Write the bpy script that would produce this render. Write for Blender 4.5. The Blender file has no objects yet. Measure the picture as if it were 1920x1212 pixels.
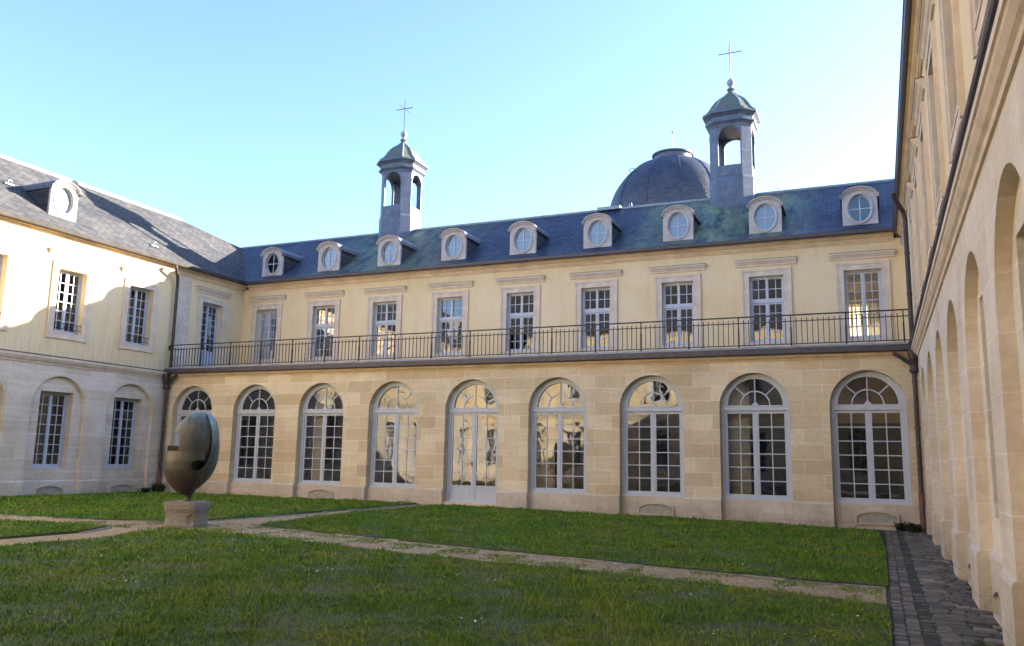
import bpy, bmesh, math, random
import numpy as np
from mathutils import Vector, Matrix
random.seed(7); rng = np.random.default_rng(7)
C = bpy.context.scene.collection
SC = bpy.context.scene
R = math.radians

# ------------------------------------------------------------------ camera
YAW, PITCH, ROLL = 0.4126, 0.1622, 0.0186
cd = bpy.data.cameras.new('camera'); cam = bpy.data.objects.new('camera', cd); C.objects.link(cam)
fw = Vector((-math.sin(YAW)*math.cos(PITCH), math.cos(YAW)*math.cos(PITCH), math.sin(PITCH)))
rt = Vector((math.cos(YAW), math.sin(YAW), 0)); up = rt.cross(fw)
r2 = rt*math.cos(ROLL) + up*math.sin(ROLL); u2 = -rt*math.sin(ROLL) + up*math.cos(ROLL)
M = Matrix((r2, u2, -fw)).transposed().to_4x4(); M.translation = Vector((27.475, -28.092, 1.69))
cam.matrix_world = M
cd.sensor_width = 36; cd.lens = 36*1569.3/1920; cd.clip_start = .05; cd.clip_end = 3000
SC.camera = cam

# ------------------------------------------------------------------ sky, sun, exposure
S = Vector((.708, .644, .290)).normalized()          # towards the sun
EL = math.asin(S.z); AZ = math.atan2(S.x, S.y)       # azimuth clockwise from +Y
w = bpy.data.worlds.new("World"); SC.world = w; w.use_nodes = True
nt = w.node_tree; nt.nodes.clear()
sky = nt.nodes.new('ShaderNodeTexSky'); sky.sky_type = 'NISHITA'; sky.sun_disc = False
sky.sun_elevation = EL; sky.sun_rotation = AZ; sky.air_density = 1.0; sky.dust_density = .9; sky.ozone_density = 1.6
bg = nt.nodes.new('ShaderNodeBackground'); bg.inputs['Strength'].default_value = .088
wo = nt.nodes.new('ShaderNodeOutputWorld')
tint = nt.nodes.new('ShaderNodeMix'); tint.data_type = 'RGBA'; tint.blend_type = 'MULTIPLY'; tint.inputs[0].default_value = 1; tint.inputs[7].default_value = (.78, .86, 1.05, 1)
nt.links.new(sky.outputs[0], tint.inputs[6]); nt.links.new(tint.outputs[2], bg.inputs[0]); nt.links.new(bg.outputs[0], wo.inputs[0])
ld = bpy.data.lights.new('sun', 'SUN'); ld.energy = 5.0; ld.angle = R(.5); ld.color = (1, .9, .74)
lo = bpy.data.objects.new('sun', ld); C.objects.link(lo)
lo.rotation_euler = S.to_track_quat('Z', 'Y').to_euler(); lo.location = S*200
SC.view_settings.view_transform = 'Standard'; SC.view_settings.look = 'None'
SC.view_settings.exposure = 2.68; SC.view_settings.gamma = 1
SC.cycles.max_bounces = 8; SC.cycles.diffuse_bounces = 4; SC.cycles.glossy_bounces = 4
SC.cycles.transparent_max_bounces = 16; SC.cycles.caustics_reflective = False; SC.cycles.caustics_refractive = False
SC.cycles.sample_clamp_indirect = 6

# ------------------------------------------------------------------ materials
class NT:
    def __init__(s, name):
        s.m = bpy.data.materials.new(name); s.m.use_nodes = True; s.t = s.m.node_tree
        s.b = s.t.nodes['Principled BSDF']; s.o = s.t.nodes['Material Output']
    def n(s, typ, **kw):
        x = s.t.nodes.new(typ)
        for k, v in kw.items():
            if k.startswith('i_'): x.inputs[k[2:].replace('_', ' ')].default_value = v
            else: setattr(x, k, v)
        return x
    def l(s, a, b): s.t.links.new(a, b)
    def ramp(s, fac, stops):
        x = s.n('ShaderNodeValToRGB'); e = x.color_ramp.elements
        while len(e) < len(stops): e.new(.5)
        for i, (p, c) in enumerate(stops): e[i].position = p; e[i].color = (*c, 1) if len(c) == 3 else c
        s.l(fac, x.inputs[0]); return x.outputs[0]
    def mix(s, fac, a, b, mode='MIX'):
        x = s.n('ShaderNodeMix', data_type='RGBA', blend_type=mode)
        for sock, v in ((x.inputs[0], fac), (x.inputs[6], a), (x.inputs[7], b)):
            if hasattr(v, 'links'): s.l(v, sock)
            elif isinstance(v, (int, float)): sock.default_value = v
            else: sock.default_value = (*v, 1)
        return x.outputs[2]
    def math(s, op, a, b=0, c=None, clamp=False):
        x = s.n('ShaderNodeMath', operation=op, use_clamp=clamp)
        for i, v in enumerate((a, b, c)):
            if v is None: continue
            if hasattr(v, 'links'): s.l(v, x.inputs[i])
            else: x.inputs[i].default_value = v
        return x.outputs[0]
    def noise(s, vec, scale, detail=4, rough=.6, dist=0):
        x = s.n('ShaderNodeTexNoise', i_Scale=scale, i_Detail=detail, i_Roughness=rough, i_Distortion=dist)
        if vec is not None: s.l(vec, x.inputs['Vector'])
        return x.outputs['Fac']
    def coords(s, wallmap=False):
        tc = s.n('ShaderNodeTexCoord'); o = tc.outputs['Object']
        if not wallmap: return o
        sp = s.n('ShaderNodeSeparateXYZ'); s.l(o, sp.inputs[0])
        cb = s.n('ShaderNodeCombineXYZ'); s.l(s.math('ADD', sp.outputs[0], sp.outputs[1]), cb.inputs[0]); s.l(sp.outputs[2], cb.inputs[1])
        return o, cb.outputs[0], sp
    def bump(s, h, strength=.3, dist=.02):
        x = s.n('ShaderNodeBump', i_Strength=strength, i_Distance=dist); s.l(h, x.inputs['Height'])
        s.l(x.outputs[0], s.b.inputs['Normal']); return x.outputs[0]
    def col(s, c):
        if hasattr(c, 'links'): s.l(c, s.b.inputs['Base Color'])
        else: s.b.inputs['Base Color'].default_value = (*c, 1)
    def rough(s, r):
        if hasattr(r, 'links'): s.l(r, s.b.inputs['Roughness'])
        else: s.b.inputs['Roughness'].default_value = r

def stone_mat(name, c1, c2, mortar, rowh=.47, bw=1.15, ochre=(.62, .41, .2), ochre_amt=.5, stain=.5):
    k = NT(name); o, uv, sp = k.coords(True)
    br = k.n('ShaderNodeTexBrick', offset=.47, squash=1.0)
    br.inputs['Color1'].default_value = (*c1, 1); br.inputs['Color2'].default_value = (*c2, 1); br.inputs['Mortar'].default_value = (*mortar, 1)
    for a, b in (('Scale', 1), ('Mortar Size', .011), ('Mortar Smooth', .3), ('Bias', -.1), ('Brick Width', bw), ('Row Height', rowh)): br.inputs[a].default_value = b
    nz = k.n('ShaderNodeTexNoise', i_Scale=.8, i_Detail=2); k.l(uv, nz.inputs['Vector'])
    wob = k.n('ShaderNodeVectorMath', operation='MULTIPLY_ADD'); k.l(nz.outputs['Color'], wob.inputs[0]); wob.inputs[1].default_value = (.02, .02, 0); k.l(uv, wob.inputs[2])
    k.l(wob.outputs[0], br.inputs['Vector'])
    # a second brick grid in phase gives each block a chance to be ochre
    b2 = k.n('ShaderNodeTexBrick', offset=.47, squash=1.0)
    for a, b in (('Scale', 1), ('Mortar Size', .0), ('Bias', -.62), ('Brick Width', bw), ('Row Height', rowh)): b2.inputs[a].default_value = b
    b2.inputs['Color1'].default_value = (0, 0, 0, 1); b2.inputs['Color2'].default_value = (1, 1, 1, 1)
    sh = k.n('ShaderNodeVectorMath', operation='ADD'); k.l(wob.outputs[0], sh.inputs[0]); sh.inputs[1].default_value = (bw*14, rowh*26, 0); k.l(sh.outputs[0], b2.inputs['Vector'])
    c = k.mix(k.math('MULTIPLY', k.n_out(b2), ochre_amt), br.outputs['Color'], ochre)
    st = k.n('ShaderNodeMapping'); st.inputs['Scale'].default_value = (.5, .5, 5); k.l(o, st.inputs[0])
    c = k.mix(k.math('MULTIPLY', k.math('SUBTRACT', k.noise(st.outputs[0], 1.4, 6, .65), .42, clamp=True), 1.6, clamp=True), c, ochre)
    big = k.noise(o, .55, 5, .6)
    c = k.mix(1, c, k.ramp(big, [(.3, (.84, .80, .76)), (.7, (1.12, 1.12, 1.14))]), 'MULTIPLY')
    fine = k.noise(o, 9, 6, .7)
    c = k.mix(1, c, k.ramp(fine, [(.3, (.88, .88, .87)), (.7, (1.07, 1.06, 1.05))]), 'MULTIPLY')
    # weathering near the ground
    low = k.math('MULTIPLY', k.math('SUBTRACT', 1.0, k.math('DIVIDE', sp.outputs[2], .75), clamp=True), k.math('SUBTRACT', k.math('MULTIPLY', k.noise(o, 1.7, 7, .7), 2.4), .75, clamp=True))
    c = k.mix(k.math('MULTIPLY', low, stain, clamp=True), c, (.17, .16, .13))
    k.col(c); k.rough(.9)
    k.bump(k.math('ADD', k.math('MULTIPLY', br.outputs['Fac'], -.8), k.math('MULTIPLY', fine, .6)), .35, .012)
    return k.m
def _n_out(self, b): 
    sep = self.n('ShaderNodeSeparateColor'); self.l(b.outputs['Color'], sep.inputs[0]); return sep.outputs[0]
NT.n_out = _n_out

def plain(name, col, rough=.8, var=.12, scale=3, metal=0, bumps=0, spec=None):
    k = NT(name); o = k.coords()
    f = k.noise(o, scale, 6, .65)
    a = tuple(x*(1-var) for x in col); b = tuple(min(1, x*(1+var)) for x in col)
    k.col(k.ramp(f, [(.3, a), (.7, b)])); k.rough(rough); k.b.inputs['Metallic'].default_value = metal
    if spec is not None: k.b.inputs['Specular IOR Level'].default_value = spec
    if bumps: k.bump(f, bumps, .02)
    return k.m

def plaster_mat():
    k = NT('yellow_plaster'); o, uv, sp = k.coords(True)
    big = k.noise(o, .45, 6, .6); mp = k.n('ShaderNodeMapping'); mp.inputs['Scale'].default_value = (2.2, 2.2, .35); k.l(o, mp.inputs[0])
    streak = k.noise(mp.outputs[0], 1.1, 6, .65); fine = k.noise(o, 6, 6, .7)
    c = k.ramp(big, [(.28, (.73, .565, .30)), (.5, (.80, .635, .37)), (.75, (.83, .68, .45))])
    c = k.mix(k.math('MULTIPLY', k.math('SUBTRACT', streak, .52, clamp=True), 2.2, clamp=True), c, (.68, .47, .22))
    c = k.mix(k.math('MULTIPLY', k.math('SUBTRACT', fine, .6, clamp=True), 2.4, clamp=True), c, (.78, .68, .5))
    s2 = k.noise(mp.outputs[0], 3.1, 7, .7)
    c = k.mix(k.math('MULTIPLY', k.math('SUBTRACT', s2, .55, clamp=True), 1.6, clamp=True), c, (.56, .48, .36))
    grime = k.math('MULTIPLY', k.math('SUBTRACT', 1.15, k.math('DIVIDE', k.math('SUBTRACT', sp.outputs[2], 5.3), 1.1), clamp=True), k.math('MULTIPLY', k.math('SUBTRACT', s2, .38, clamp=True), 2.6, clamp=True))
    c = k.mix(k.math('MULTIPLY', grime, .55), c, (.40, .33, .23))
    tops = k.math('MULTIPLY', k.math('SUBTRACT', k.math('DIVIDE', k.math('SUBTRACT', sp.outputs[2], 8.9), .9), 0, clamp=True), k.math('MULTIPLY', k.math('SUBTRACT', s2, .40, clamp=True), 2.4, clamp=True))
    c = k.mix(k.math('MULTIPLY', tops, .4), c, (.55, .42, .25))
    k.col(c); k.rough(.92); k.bump(fine, .12, .01); return k.m

def slate_mat(name, moss_at=(), ca=(.030, .040, .072), cb_=(.062, .078, .122), warmc=(.075, .075, .085), rg=.5, spc=.3, mort=(.012, .014, .022)):
    k = NT(name); o = k.coords(); sp = k.n('ShaderNodeSeparateXYZ'); k.l(o, sp.inputs[0])
    cb = k.n('ShaderNodeCombineXYZ'); k.l(sp.outputs[0], cb.inputs[0])
    k.l(k.math('MULTIPLY', sp.outputs[2], 1.65), cb.inputs[1])
    br = k.n('ShaderNodeTexBrick', offset=.5)
    br.inputs['Color1'].default_value = (*ca, 1); br.inputs['Color2'].default_value = (*cb_, 1); br.inputs['Mortar'].default_value = (*mort, 1)
    for a, b in (('Scale', 1), ('Mortar Size', .020), ('Mortar Smooth', .25), ('Bias', -.1), ('Brick Width', .34), ('Row Height', .19)): br.inputs[a].default_value = b
    k.l(cb.outputs[0], br.inputs['Vector'])
    big = k.noise(o, .6, 6, .65)
    c = k.mix(1, br.outputs['Color'], k.ramp(big, [(.3, (.75, .78, .85)), (.7, (1.3, 1.22, 1.15))]), 'MULTIPLY')
    warm = k.noise(cb.outputs[0], 2.2, 5, .7)
    c = k.mix(k.math('MULTIPLY', k.math('SUBTRACT', warm, .5, clamp=True), 1.2, clamp=True), c, warmc)
    sm_ = k.n('ShaderNodeMapping'); sm_.inputs['Scale'].default_value = (1.6, .16, .16); sm_.inputs['Rotation'].default_value = (0, 0, .12); k.l(o, sm_.inputs[0])
    c = k.mix(k.math('MULTIPLY', k.math('SUBTRACT', k.noise(sm_.outputs[0], 2.6, 6, .7), .54, clamp=True), 1.8, clamp=True), c, tuple(min(1, q*2.3) for q in cb_))
    for mx, wd, amt in moss_at:
        d = k.math('SUBTRACT', 1, k.math('DIVIDE', k.math('ABSOLUTE', k.math('SUBTRACT', sp.outputs[0], mx)), wd), clamp=True)
        st = k.n('ShaderNodeMapping'); st.inputs['Scale'].default_value = (1.2, .5, .5); st.inputs['Rotation'].default_value = (0, 0, .5); k.l(o, st.inputs[0])
        nz = k.noise(st.outputs[0], 1.7, 8, .72)
        f = k.math('MULTIPLY', k.math('MULTIPLY', k.math('SUBTRACT', nz, .38, clamp=True), 5.0, clamp=True), k.math('POWER', d, .6), clamp=True)
        mc = k.ramp(k.noise(o, 9, 4, .7), [(.28, (.09, .13, .05)), (.5, (.20, .26, .14)), (.75, (.36, .42, .30))])
        c = k.mix(k.math('MULTIPLY', f, amt, clamp=True), c, mc)
    k.col(c); k.rough(k.ramp(big, [(.3, (rg-.08,)*3), (.7, (rg+.1,)*3)])); k.b.inputs['Specular IOR Level'].default_value = spc
    k.bump(k.math('ADD', k.math('MULTIPLY', br.outputs['Fac'], -1), k.math('MULTIPLY', warm, .5)), .5, .015)
    return k.m

def lead_mat(name='lead_sheet', base=(.10, .128, .19)):
    k = NT(name); o = k.coords(); sp = k.n('ShaderNodeSeparateXYZ'); k.l(o, sp.inputs[0])
    f = k.noise(o, 2.5, 7, .7); mp = k.n('ShaderNodeMapping'); mp.inputs['Scale'].default_value = (3, 3, .4); k.l(o, mp.inputs[0]); g = k.noise(mp.outputs[0], 2, 5, .7)
    c = k.ramp(f, [(.25, tuple(x*.6 for x in base)), (.55, base), (.8, tuple(x*1.55 for x in base))])
    c = k.mix(k.math('MULTIPLY', k.math('SUBTRACT', g, .55, clamp=True), 2.5, clamp=True), c, (.22, .25, .31))
    # welts every 0.55 m of height
    fr = k.math('FRACT', k.math('DIVIDE', sp.outputs[2], .56)); ln = k.math('LESS_THAN', fr, .05)
    c = k.mix(k.math('MULTIPLY', ln, .55), c, (.06, .065, .08))
    k.col(c); k.rough(.55); k.b.inputs['Metallic'].default_value = .0
    k.bump(k.math('ADD', f, k.math('MULTIPLY', ln, -.6)), .3, .02); return k.m

def glass_mat():
    k = NT('window_glass'); o = k.coords(); oi = k.n('ShaderNodeObjectInfo')
    of = k.n('ShaderNodeVectorMath', operation='ADD'); k.l(o, of.inputs[0])
    cb = k.n('ShaderNodeCombineXYZ'); rr = k.math('MULTIPLY', oi.outputs['Random'], 37); k.l(rr, cb.inputs[0]); k.l(rr, cb.inputs[2]); k.l(cb.outputs[0], of.inputs[1])
    nz = k.noise(of.outputs[0], 1.6, 1, .4, .6)
    bm = k.n('ShaderNodeBump', i_Strength=.16, i_Distance=.018); k.l(nz, bm.inputs['Height'])
    gl = k.n('ShaderNodeBsdfGlossy', i_Roughness=.012); gl.inputs['Color'].default_value = (.95, .97, 1, 1); k.l(bm.outputs[0], gl.inputs['Normal'])
    tr = k.n('ShaderNodeBsdfTransparent'); tr.inputs['Color'].default_value = (.86, .89, .88, 1)
    fr = k.n('ShaderNodeFresnel', i_IOR=1.5); f = k.math('MULTIPLY', fr.outputs[0], 2.3, clamp=True)
    mx = k.n('ShaderNodeMixShader'); k.l(f, mx.inputs[0]); k.l(tr.outputs[0], mx.inputs[1]); k.l(gl.outputs[0], mx.inputs[2])
    k.l(mx.outputs[0], k.o.inputs['Surface']); return k.m

MT = {}
MT['stone'] = stone_mat('limestone_blocks', (.61, .505, .33), (.81, .725, .53), (.85, .79, .62), ochre=(.66, .46, .22), ochre_amt=.75)
MT['stone_pale'] = stone_mat('pale_limestone_blocks', (.63, .56, .45), (.76, .69, .58), (.82, .76, .66), ochre=(.60, .44, .26), ochre_amt=.25, stain=.9)
MT['plain_ashlar'] = stone_mat('smooth_ashlar', (.70, .62, .49), (.79, .71, .58), (.84, .78, .66), rowh=.62, bw=1.7, ochre=(.60, .46, .30), ochre_amt=.2, stain=.9)
MT['plinth'] = stone_mat('weathered_plinth_stone', (.64, .57, .46), (.72, .65, .54), (.50, .43, .34), rowh=.9, bw=1.6, ochre=(.55, .42, .28), ochre_amt=.2, stain=.65)
MT['trim'] = plain('dressed_limestone', (.68, .56, .43), .88, .16, 2.6, bumps=.15)
MT['trim_warm'] = plain('warm_limestone_trim', (.68, .52, .33), .88, .18, 1.5, bumps=.15)
MT['dormer_stone'] = plain('dormer_stone', (.48, .435, .41), .88, .18, 3, bumps=.15)
MT['plaster'] = plaster_mat()
MT['slate'] = slate_mat('slate_roofing', ((5.3, 3.6, .7), (21.6, 2.3, 1.0), (9.0, 2.2, .35), (24.4, 1.3, .6), (18.9, .9, .6)))
MT['slate_sun_tone'] = slate_mat('sun_toned_slate_roofing', (), (.050, .053, .060), (.092, .094, .098), (.105, .092, .08), .75, .12, (.038, .038, .04))  # sunlit copy of the slate; sun and shade tones set in the colours
MT['lead'] = lead_mat(); MT['lead_dark'] = plain('dark_lead_roof', (.10, .115, .15), .5, .3, 4); MT['zinc'] = plain('zinc_sheet', (.28, .31, .35), .6, .25, 3, metal=.2)
MT['zinc_dark'] = plain('dark_zinc_gutter', (.075, .065, .075), .5, .25, 4, metal=.2)
MT['paint'] = plain('grey_painted_wood', (.50, .535, .59), .5, .06, 4)
MT['glass'] = glass_mat()
MT['blind'] = plain('skylit_blue_blind', (.40, .48, .66), .8, .05, 2)  # blue skylight on the white blinds is painted into this colour
MT['blind_white'] = plain('bright_white_blind', (.80, .80, .80), .8, .03, 2)
MT['vent'] = plain('shaded_vent_panel', (.36, .34, .27), .9, .25, 5)  # grey panel, its recess shade painted in by a darker colour
MT['iron'] = plain('black_painted_iron', (.018, .019, .026), .45, .2, 6)
MT['pipe'] = plain('brown_cast_iron', (.05, .035, .036), .5, .3, 4, metal=.1)
MT['pipe_red'] = plain('red_brown_cast_iron', (.16, .06, .05), .55, .25, 4)
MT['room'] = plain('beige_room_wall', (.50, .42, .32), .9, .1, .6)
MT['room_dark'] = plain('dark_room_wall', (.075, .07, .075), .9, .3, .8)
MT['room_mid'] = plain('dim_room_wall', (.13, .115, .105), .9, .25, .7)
MT['floor_in'] = plain('room_floor', (.18, .14, .1), .6, .2, 2)

# ------------------------------------------------------------------ mesh helpers
class MB:
    def __init__(s): s.v = []; s.f = []
    def vs(s, pts):
        i = len(s.v); s.v += [tuple(p) for p in pts]; return list(range(i, i+len(pts)))
    def poly(s, pts): s.f.append(s.vs(pts)); return s
    def box(s, x0, x1, y0, y1, z0, z1):
        i = s.vs([(x0,y0,z0),(x1,y0,z0),(x1,y1,z0),(x0,y1,z0),(x0,y0,z1),(x1,y0,z1),(x1,y1,z1),(x0,y1,z1)])
        for q in ((0,3,2,1),(4,5,6,7),(0,1,5,4),(1,2,6,5),(2,3,7,6),(3,0,4,7)): s.f.append([i[k] for k in q])
        return s
    def room(s, x0, x1, y0, y1, z0, z1):     # a box open towards y0
        for p in ([(x0,y1,z0),(x1,y1,z0),(x1,y1,z1),(x0,y1,z1)],[(x0,y0,z0),(x0,y1,z0),(x0,y1,z1),(x0,y0,z1)],[(x1,y0,z0),(x1,y1,z0),(x1,y1,z1),(x1,y0,z1)],
                  [(x0,y0,z1),(x1,y0,z1),(x1,y1,z1),(x0,y1,z1)],[(x0,y0,z0),(x1,y0,z0),(x1,y1,z0),(x0,y1,z0)]): s.poly(p)
        return s
    def prof(s, pr, x0, x1, caps=True):       # profile [(y,z)] swept along x
        a = s.vs([(x0, y, z) for y, z in pr]); b = s.vs([(x1, y, z) for y, z in pr]); n = len(pr)
        for k in range(n): s.f.append([a[k], a[(k+1) % n], b[(k+1) % n], b[k]])
        if caps: s.f.append(a[::-1]); s.f.append(b)
        return s
    def prism(s, pts, y0, y1):                # outline [(x,z)] between two depths
        a = s.vs([(x, y0, z) for x, z in pts]); b = s.vs([(x, y1, z) for x, z in pts]); n = len(pts)
        for k in range(n): s.f.append([a[k], a[(k+1) % n], b[(k+1) % n], b[k]])
        s.f.append(a); s.f.append(b[::-1]); return s
    def arc(s, cx, cz, r0, r1, a0, a1, y0, y1, n=20, sz=1.0):   # bar bent along an arc (sz: vertical stretch)
        P = []
        for k in range(n+1):
            a = a0+(a1-a0)*k/n; c, q = math.cos(a), math.sin(a)
            P.append(s.vs([(cx+r0*c, y0, cz+(r0+(sz-1)*r0)*q), (cx+r1*c, y0, cz+(r1*sz if sz != 1 else r1)*q), (cx+r1*c, y1, cz+(r1*sz if sz != 1 else r1)*q), (cx+r0*c, y1, cz+(r0*sz if sz != 1 else r0)*q)]))
        for p, q in zip(P, P[1:]):
            for k in range(4): s.f.append([p[k], p[(k+1) % 4], q[(k+1) % 4], q[k]])
        s.f.append(P[0]); s.f.append(P[-1][::-1]); return s
    def bar(s, p0, p1, wx, wy):               # straight bar between two (x,z) points, width wx, depths wy=(y0,y1)
        d = Vector((p1[0]-p0[0], p1[1]-p0[1])); d.normalize(); nx, nz = -d.y*wx/2, d.x*wx/2
        return s.prism([(p0[0]+nx, p0[1]+nz), (p1[0]+nx, p1[1]+nz), (p1[0]-nx, p1[1]-nz), (p0[0]-nx, p0[1]-nz)], *wy)
    def tube(s, path, r, n=10, cap=True):
        P = [Vector(p) for p in path]; rings = []
        for i, p in enumerate(P):
            d = (P[min(i+1, len(P)-1)]-P[max(i-1, 0)]).normalized()
            a = d.orthogonal().normalized() if i == 0 else (prev - d*prev.dot(d)).normalized()
            prev = a; b = d.cross(a); rr = r[i] if isinstance(r, (list, tuple)) else r
            rings.append(s.vs([p+(a*math.cos(t)+b*math.sin(t))*rr for t in (2*math.pi*k/n for k in range(n))]))
        for p, q in zip(rings, rings[1:]):
            for k in range(n): s.f.append([p[k], p[(k+1) % n], q[(k+1) % n], q[k]])
        if cap: s.f.append(rings[0][::-1]); s.f.append(rings[-1])
        return s
    def lathe(s, pr, n=24, c=(0, 0), phase=0, closed=True):     # [(r,z)]
        rings = [s.vs([(c[0]+r*math.cos(phase+2*math.pi*k/n), c[1]+r*math.sin(phase+2*math.pi*k/n), z) for k in range(n)]) for r, z in pr]
        for p, q in zip(rings, rings[1:]):
            for k in range(n): s.f.append([p[k], p[(k+1) % n], q[(k+1) % n], q[k]])
        if closed: s.f.append(rings[0][::-1]); s.f.append(rings[-1])
        return s
    def mesh(s, name, mat, smooth=False):
        me = bpy.data.meshes.new(name); me.from_pydata(s.v, [], s.f)
        bm = bmesh.new(); bm.from_mesh(me); bmesh.ops.remove_doubles(bm, verts=bm.verts, dist=1e-5); bmesh.ops.recalc_face_normals(bm, faces=bm.faces); bm.to_mesh(me); bm.free()
        if smooth: me.shade_smooth() if smooth is True else me.set_sharp_from_angle(angle=smooth)
        me.materials.append(mat if not isinstance(mat, str) else MT[mat]); return me
    def build(s, name, mat, parent=None, loc=(0, 0, 0), rz=0, smooth=False): return put(name, s.mesh(name, mat, smooth), parent, loc, rz)
def put(name, me, parent=None, loc=(0, 0, 0), rz=0):
    o = bpy.data.objects.new(name, me); C.objects.link(o); o.location = loc; o.rotation_euler = (0, 0, rz)
    if parent: o.parent = parent
    return o
def thing(name, label, cat, loc=(0, 0, 0), rz=0, group=None):
    o = bpy.data.objects.new(name, None); C.objects.link(o); o.location = loc; o.rotation_euler = (0, 0, rz); o.empty_display_size = .2
    return tag(o, label, cat, group)
def tag(o, label, cat, group=None):
    o['label'] = label; o['category'] = cat
    if group: o['group'] = group
    return o
def struct(o): o['kind'] = 'structure'; return o
def stuff(o, label=None, cat=None):
    o['kind'] = 'stuff'
    if label: o['label'] = label
    if cat: o['category'] = cat
    return o

def wall(mb, x0, x1, z0, z1, ops, y=0.0):
    """a wall face with openings (xc, half width, bottom, spring/top, arched, reveal depth)"""
    ops = sorted(ops, key=lambda o: o[0]); xs = [x0]+[(a[0]+b[0])/2 for a, b in zip(ops, ops[1:])]+[x1]
    if not ops: mb.poly([(x0,y,z0),(x1,y,z0),(x1,y,z1),(x0,y,z1)])
    for (xc, hw, zb, zs, arch, dp), a, b in zip(ops, xs, xs[1:]):
        l, r = xc-hw, xc+hw
        q = lambda u0, u1, v0, v1: mb.poly([(u0,y,v0),(u1,y,v0),(u1,y,v1),(u0,y,v1)]) if u1-u0 > 1e-4 and v1-v0 > 1e-4 else None
        q(a, l, z0, z1); q(r, b, z0, z1); q(l, r, z0, zb)
        line = [(l, zb), (l, zs)]
        if arch:
            n = 22; pts = [(xc-hw*math.cos(math.pi*k/n), zs+hw*math.sin(math.pi*k/n)) for k in range(n+1)]
            for p, s in zip(pts, pts[1:]): mb.poly([(p[0],y,p[1]),(s[0],y,s[1]),(s[0],y,z1),(p[0],y,z1)])
            line += pts[1:-1]
        else: q(l, r, zs, z1)
        line += [(r, zs), (r, zb)]
        for p, s in zip(line, line[1:]+line[:1]): mb.poly([(p[0],y,p[1]),(s[0],y,s[1]),(s[0],y+dp,s[1]),(p[0],y+dp,p[1])])

# ------------------------------------------------------------------ window prototypes (x along the wall, +y into it)
def leaf(x0, x1, z0, z1, cols, rows, y, sw=.085, br=.1, mw=.032, panel=None):
    m = MB(); a, b = y, y+.05
    m.box(x0, x0+sw, a, b, z0, z1).box(x1-sw, x1, a, b, z0, z1).box(x0+sw, x1-sw, a+.002, b, z1-sw, z1).box(x0+sw, x1-sw, a+.002, b, z0, z0+br)
    zb = z0+br
    if panel:
        m.box(x0+sw, x1-sw, a+.02, b, zb, panel); m.box(x0+sw+.06, x1-sw-.06, a+.008, a+.02, zb+.05, panel-.06); m.box(x0+sw, x1-sw, a+.002, b, panel, panel+.07); zb = panel+.07
    gx0, gx1, gz1 = x0+sw, x1-sw, z1-sw
    for k in range(1, cols): xx = gx0+(gx1-gx0)*k/cols; m.box(xx-mw/2, xx+mw/2, a+.008, b-.008, zb, gz1)
    for k in range(1, rows):
        zz = zb+(gz1-zb)*k/rows; m.box(gx0, gx1, a+.010, b-.010, zz-mw/2, zz+mw/2)
    return m
def proto_arched(door=False):
    hw, zs, y = 1.10, 3.54, .27; m = MB(); zb = .13 if door else .60
    for s in (-1, 1): m.box(min(s*hw, s*(hw-.12)), max(s*hw, s*(hw-.12)), y, y+.1, zb, 3.43)
    m.arc(0, zs+.06, .87, hw, 0, math.pi, y, y+.1, 30)
    m.box(-hw, hw, y-.03, y+.1, 3.43, 3.50).box(-hw, hw, y-.012, y+.1, 3.50, 3.56).box(-hw, hw, y-.03, y+.1, 3.56, 3.60)
    if not door: m.box(-hw, hw, y-.06, y+.1, zb-.04, zb+.03)
    else: m.box(-hw, hw, y-.03, y+.1, zb-.02, zb+.03)
    c = 3.60
    m.arc(0, c, .445, .485, 0, math.pi, y+.03, y+.075, 20); m.arc(0, c, .0, .10, 0, math.pi, y+.015, y+.085, 10)
    m.bar((0, c+.09), (0, c+.86), .036, (y+.028, y+.078))
    for a in (45, 135): q = R(a); m.bar((.47*math.cos(q), c+.47*math.sin(q)), (.89*math.cos(q), c-.02+.89*math.sin(q)), .036, (y+.028, y+.078))
    fr = m.mesh('arched_frame', 'paint')
    pan = .66 if door else None
    L = leaf(-.985, -.012, zb+.03, 3.42, 2, 6, y+.035, panel=pan); L.box(-.055, .03, y+.018, y+.034, zb+.04, 3.41)
    Rr = leaf(.012, .985, zb+.03, 3.42, 2, 6, y+.035, panel=pan)
    g = MB(); g.poly([(-.97, y+.06, zb+.05), (.97, y+.06, zb+.05), (.97, y+.06, 3.45), (-.97, y+.06, 3.45)])
    g.poly([(.9*math.cos(math.pi*k/20), y+.055, c+.9*math.sin(math.pi*k/20)-.01) for k in range(21)])
    return dict(frame=fr, left=L.mesh('casement', 'paint'), right=Rr.mesh('casement', 'paint'), glass=g.mesh('arched_pane', 'glass'))
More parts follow.
